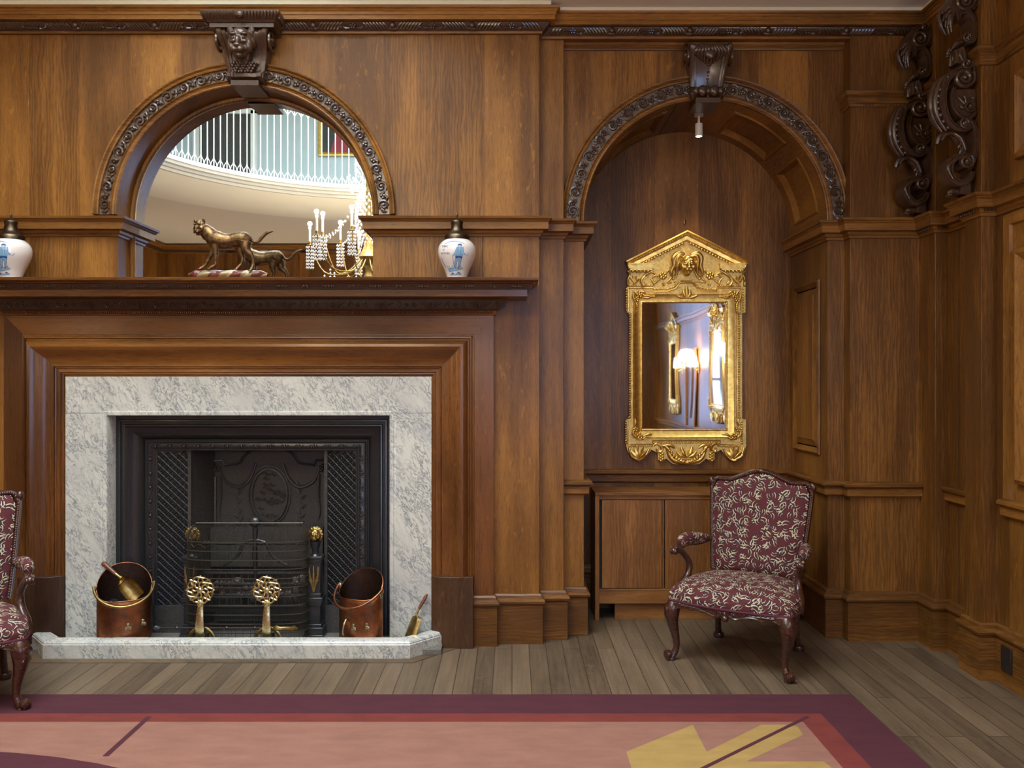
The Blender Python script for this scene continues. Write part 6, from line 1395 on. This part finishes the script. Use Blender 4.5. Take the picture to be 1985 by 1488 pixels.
g.v = [(x, y, max(z, 0.0)) for x, y, z in g.v]
g.build('twisted_wreath', ['torse_gold', 'torse_red'], pt_, smooth=50)
# ------------------------------------------------------------------ spotlight, socket, nail
sp_ = thing('ceiling_spotlight', 'small white cylinder spotlight hanging in the niche vault', 'spotlight', (1.245, 5.50, 3.30), world=False)
top = 0.105
g = MB(); g.lathe([(0.001, top), (0.030, top), (0.030, top - 0.022), (0.001, top - 0.022)], n=24); g.build('mounting_plate', 'white_lamp', sp_)
g = MB(); g.tube([(0, 0, top - 0.02), (0, 0, top - 0.07)], 0.008, 10); g.ball((0, 0, top - 0.065), 0.010, n=10, m=6); g.build('stem', 'white_lamp', sp_)
g = MB(); g.lathe([(0.001, top - 0.070), (0.024, top - 0.072), (0.025, top - 0.078), (0.025, top - 0.155), (0.021, top - 0.157), (0.021, top - 0.150), (0.001, top - 0.148)], n=24); g.build('lamp_head', 'white_lamp', sp_)
g = MB(); g.lathe([(0.001, top - 0.1535), (0.0205, top - 0.1535)], n=20); g.build('lit_lens', emit('lit_spot_lens', (1, 0.88, 0.66), 20), sp_)
lamp('SPOT', (1.245, 5.50, 3.23), SPOT_W, (1.0, 0.80, 0.55), 0.03, (math.radians(9), 0, 0), math.radians(78))
so = thing('wall_socket', 'dark bronze wall socket low on the right skirting', 'socket', (2.60, 4.34, 0.13))
g = MB(); y = 4.345; g.box(2.598, 2.610, y - 0.045, y + 0.045, 0.085, 0.215); part(g, 'socket_plate', 'socket', so, bevel=0.003)
g = MB(); g.box(2.595, 2.599, y - 0.004, y + 0.004, 0.150, 0.168)
g.box(2.595, 2.599, y - 0.018, y - 0.010, 0.130, 0.138); g.box(2.595, 2.599, y + 0.010, y + 0.018, 0.130, 0.138); part(g, 'pin_holes', 'dark', so)
g = MB(); p = P(1327, 430, 5.915); g.tube([p, p + Vector((0, -0.02, 0)), p + Vector((0, -0.028, 0.012))], 0.005, 6); g.ball(p, 0.013, (0.8, 0.4, 1.3), 8, 6); tag(g.build('picture_hook', 'old_brass', smooth=40), 'small brass picture hook on the niche wall above the gilt mirror', 'hook')
# ------------------------------------------------------------------ gallery balustrade, picture and chandelier (seen in the arched mirror)
bl = thing('gallery_balustrade', 'white iron balustrade curving round the gallery well', 'balustrade', (WX, WY, 4.21), world=False)
n = 184; R_ = WR + 0.03
for nm, z, r in (('handrail', 0.98, 0.022), ('base_rail', 0.03, 0.012)):
    g = MB(); g.tube([(R_ * math.cos(2 * PI * i / 120), R_ * math.sin(2 * PI * i / 120), z) for i in range(121)], r, 8, cap=False); g.build(nm, 'white_paint', bl, smooth=60)
def bar_mesh():
    g = MB(); g.tube([(0, 0, 0.03), (0, 0, 0.97)], 0.0075, 6); hwd = PI * R_ / n
    for s_ in (1, -1):
        g.tube([(0, s_ * hwd * 1.0, 0.04), (0, s_ * hwd * 0.75, 0.085), (0, s_ * hwd * 0.2, 0.12), (0, 0, 0.16)], 0.005, 5); g.tube([(0, s_ * hwd, 0.96), (0, s_ * hwd * 0.8, 0.92), (0, s_ * hwd * 0.3, 0.89), (0, 0, 0.86)], 0.005, 5)
    return g
bar = bar_mesh().build('baluster', 'white_paint', bl, smooth=60); first = True; rest = MB()
for i in range(n):
    a = 2 * PI * (i + 0.5) / n; deg = math.degrees(a)
    if 170 < deg < 330:
        o = bar if first else bar.copy()
        if not first: COL.objects.link(o)
        first = False; o.parent = bl; o.location = (R_ * math.cos(a), R_ * math.sin(a), 0); o.rotation_euler = (0, 0, a)
    else: c, s_ = math.cos(a), math.sin(a); rest.tube([(R_ * c, R_ * s_, 0.03), (R_ * c, R_ * s_, 0.97)], 0.0075, 5)
o = rest.build('balusters_beyond', 'white_paint', bl, smooth=60); o['kind'] = 'stuff'
pc = thing('framed_portrait', 'gilt framed dark portrait of a person in red on the gallery wall', 'painting', (-2.5, -3.09, 5.4))
g = MB(); g.sweep([(-3.20, 5.36), (-3.20, 6.25), (-2.50, 6.25), (-2.50, 5.36)], [(0, 0), (0, 0.04), (0.03, 0.05), (0.07, 0.02), (0.075, 0.0)], lambda u, v, h: (u, -3.095 + h, v), closed=True); part(g, 'picture_frame', 'gilt', pc, smooth=30)
g = MB(); g.box(-3.15, -2.55, -3.095, -3.085, 5.42, 6.2); part(g, 'canvas', flat('dark_canvas', (0.03, 0.035, 0.035), 0.5), pc)
g = MB(); g.prism([(-3.0, 5.43), (-2.7, 5.43), (-2.75, 5.72), (-2.83, 5.80), (-2.91, 5.72)], 0.011, 0.013, lambda u, v, h: (u, -3.095 + h, v)); part(g, 'red_robe', flat('red_robe', (0.3, 0.02, 0.04), 0.5), pc)
HX, HY, HZ = -1.66, 1.0, 2.75
cd = thing('crystal_chandelier', 'large crystal chandelier with lit electric candles, seen in the arched mirror', 'chandelier', (HX, HY, HZ), world=False); cd.scale = (1.13, 1.13, 1.13)
g = MB(); g.lathe([(0.001, 0.05), (0.05, 0.08), (0.03, 0.14), (0.06, 0.22), (0.10, 0.28), (0.06, 0.36), (0.03, 0.45), (0.03, 1.4), (0.02, 3.0), (0.01, 4.2)], n=16)
for i in range(12):
    a = 2 * PI * (i + 0.35) / 12; r1 = 0.64 if i % 2 == 0 else 0.46; z1 = 0.42 if i % 2 == 0 else 0.47
    c, s_ = math.cos(a), math.sin(a); g.tube(smoothline([(c * 0.05, s_ * 0.05, 0.28), (c * 0.22, s_ * 0.22, 0.12), (c * r1 * 0.75, s_ * r1 * 0.75, 0.14), (c * r1, s_ * r1, z1)], 5), 0.007, 6)
    g.lathe([(0.035, 0), (0.012, 0.01), (0.014, 0.04)], (c * r1, s_ * r1, z1), 10)
g.build('brass_arms', 'old_brass', cd, smooth=50)
for i in range(12):
    a = 2 * PI * (i + 0.35) / 12; r1 = 0.64 if i % 2 == 0 else 0.46; z1 = 0.42 if i % 2 == 0 else 0.47; c, s_ = math.cos(a) * r1, math.sin(a) * r1
    g = MB(); g.tube([(c, s_, z1 + 0.03), (c, s_, z1 + 0.16)], 0.012, 8); q = g.build('candle', 'wax', cd)
    g = MB(); g.ball((c, s_, z1 + 0.185), 0.014, (1, 1, 1.7), 8, 6); g.build('flame_bulb', 'flame', q)
    lamp('POINT', (HX + c * 1.13, HY + s_ * 1.13, HZ + (z1 + 0.225) * 1.13), CANDLE_W / 2, (1.0, 0.82, 0.58), 0.025)
random.seed(9); g = MB()
def drop(x, y, z, r): g.add([(x, y, z + r * 1.3), (x + r, y, z), (x, y + r, z), (x - r, y, z), (x, y - r, z), (x, y, z - r * 1.8)], [(0, 1, 2), (0, 2, 3), (0, 3, 4), (0, 4, 1), (5, 2, 1), (5, 3, 2), (5, 4, 3), (5, 1, 4)])
for i in range(12):
    a = 2 * PI * (i + 0.35) / 12; r1 = 0.64 if i % 2 == 0 else 0.46; z1 = 0.42 if i % 2 == 0 else 0.47; c, s_ = math.cos(a), math.sin(a)
    for k in range(8):
        b = 2 * PI * k / 8
        for m_ in range(7): drop(c * r1 + 0.036 * math.cos(b), s_ * r1 + 0.036 * math.sin(b), z1 - 0.02 - 0.035 * m_, 0.009)
    for k in range(16):                 # festoons from arm to stem
        t = k / 15; drop(c * (r1 * (1 - t) + 0.08 * t), s_ * (r1 * (1 - t) + 0.08 * t), z1 + (0.95 - z1) * t ** 1.6 - 0.05 * math.sin(t * PI), 0.009)
    for k in range(7): drop(c * r1 * 0.75, s_ * r1 * 0.75, 0.10 - 0.035 * k, 0.012)
for ring in range(62):                  # the column of crystal tiers
    z = 0.42 + ring * 0.035; r = 0.085 + 0.05 * abs(math.sin(ring * 0.21)) + (0.09 if 14 < ring < 20 else 0)
    for k in range(14): a = 2 * PI * (k + 0.5 * (ring % 2)) / 14; drop(r * math.cos(a), r * math.sin(a), z, 0.012)
for k in range(24): a = 2 * PI * k / 24; drop(0.16 * math.cos(a), 0.16 * math.sin(a), 0.0, 0.02); drop(0.09 * math.cos(a), 0.09 * math.sin(a), -0.06, 0.02)
o = g.build('crystal_drops', 'crystal', cd, smooth=0); o['kind'] = 'stuff'
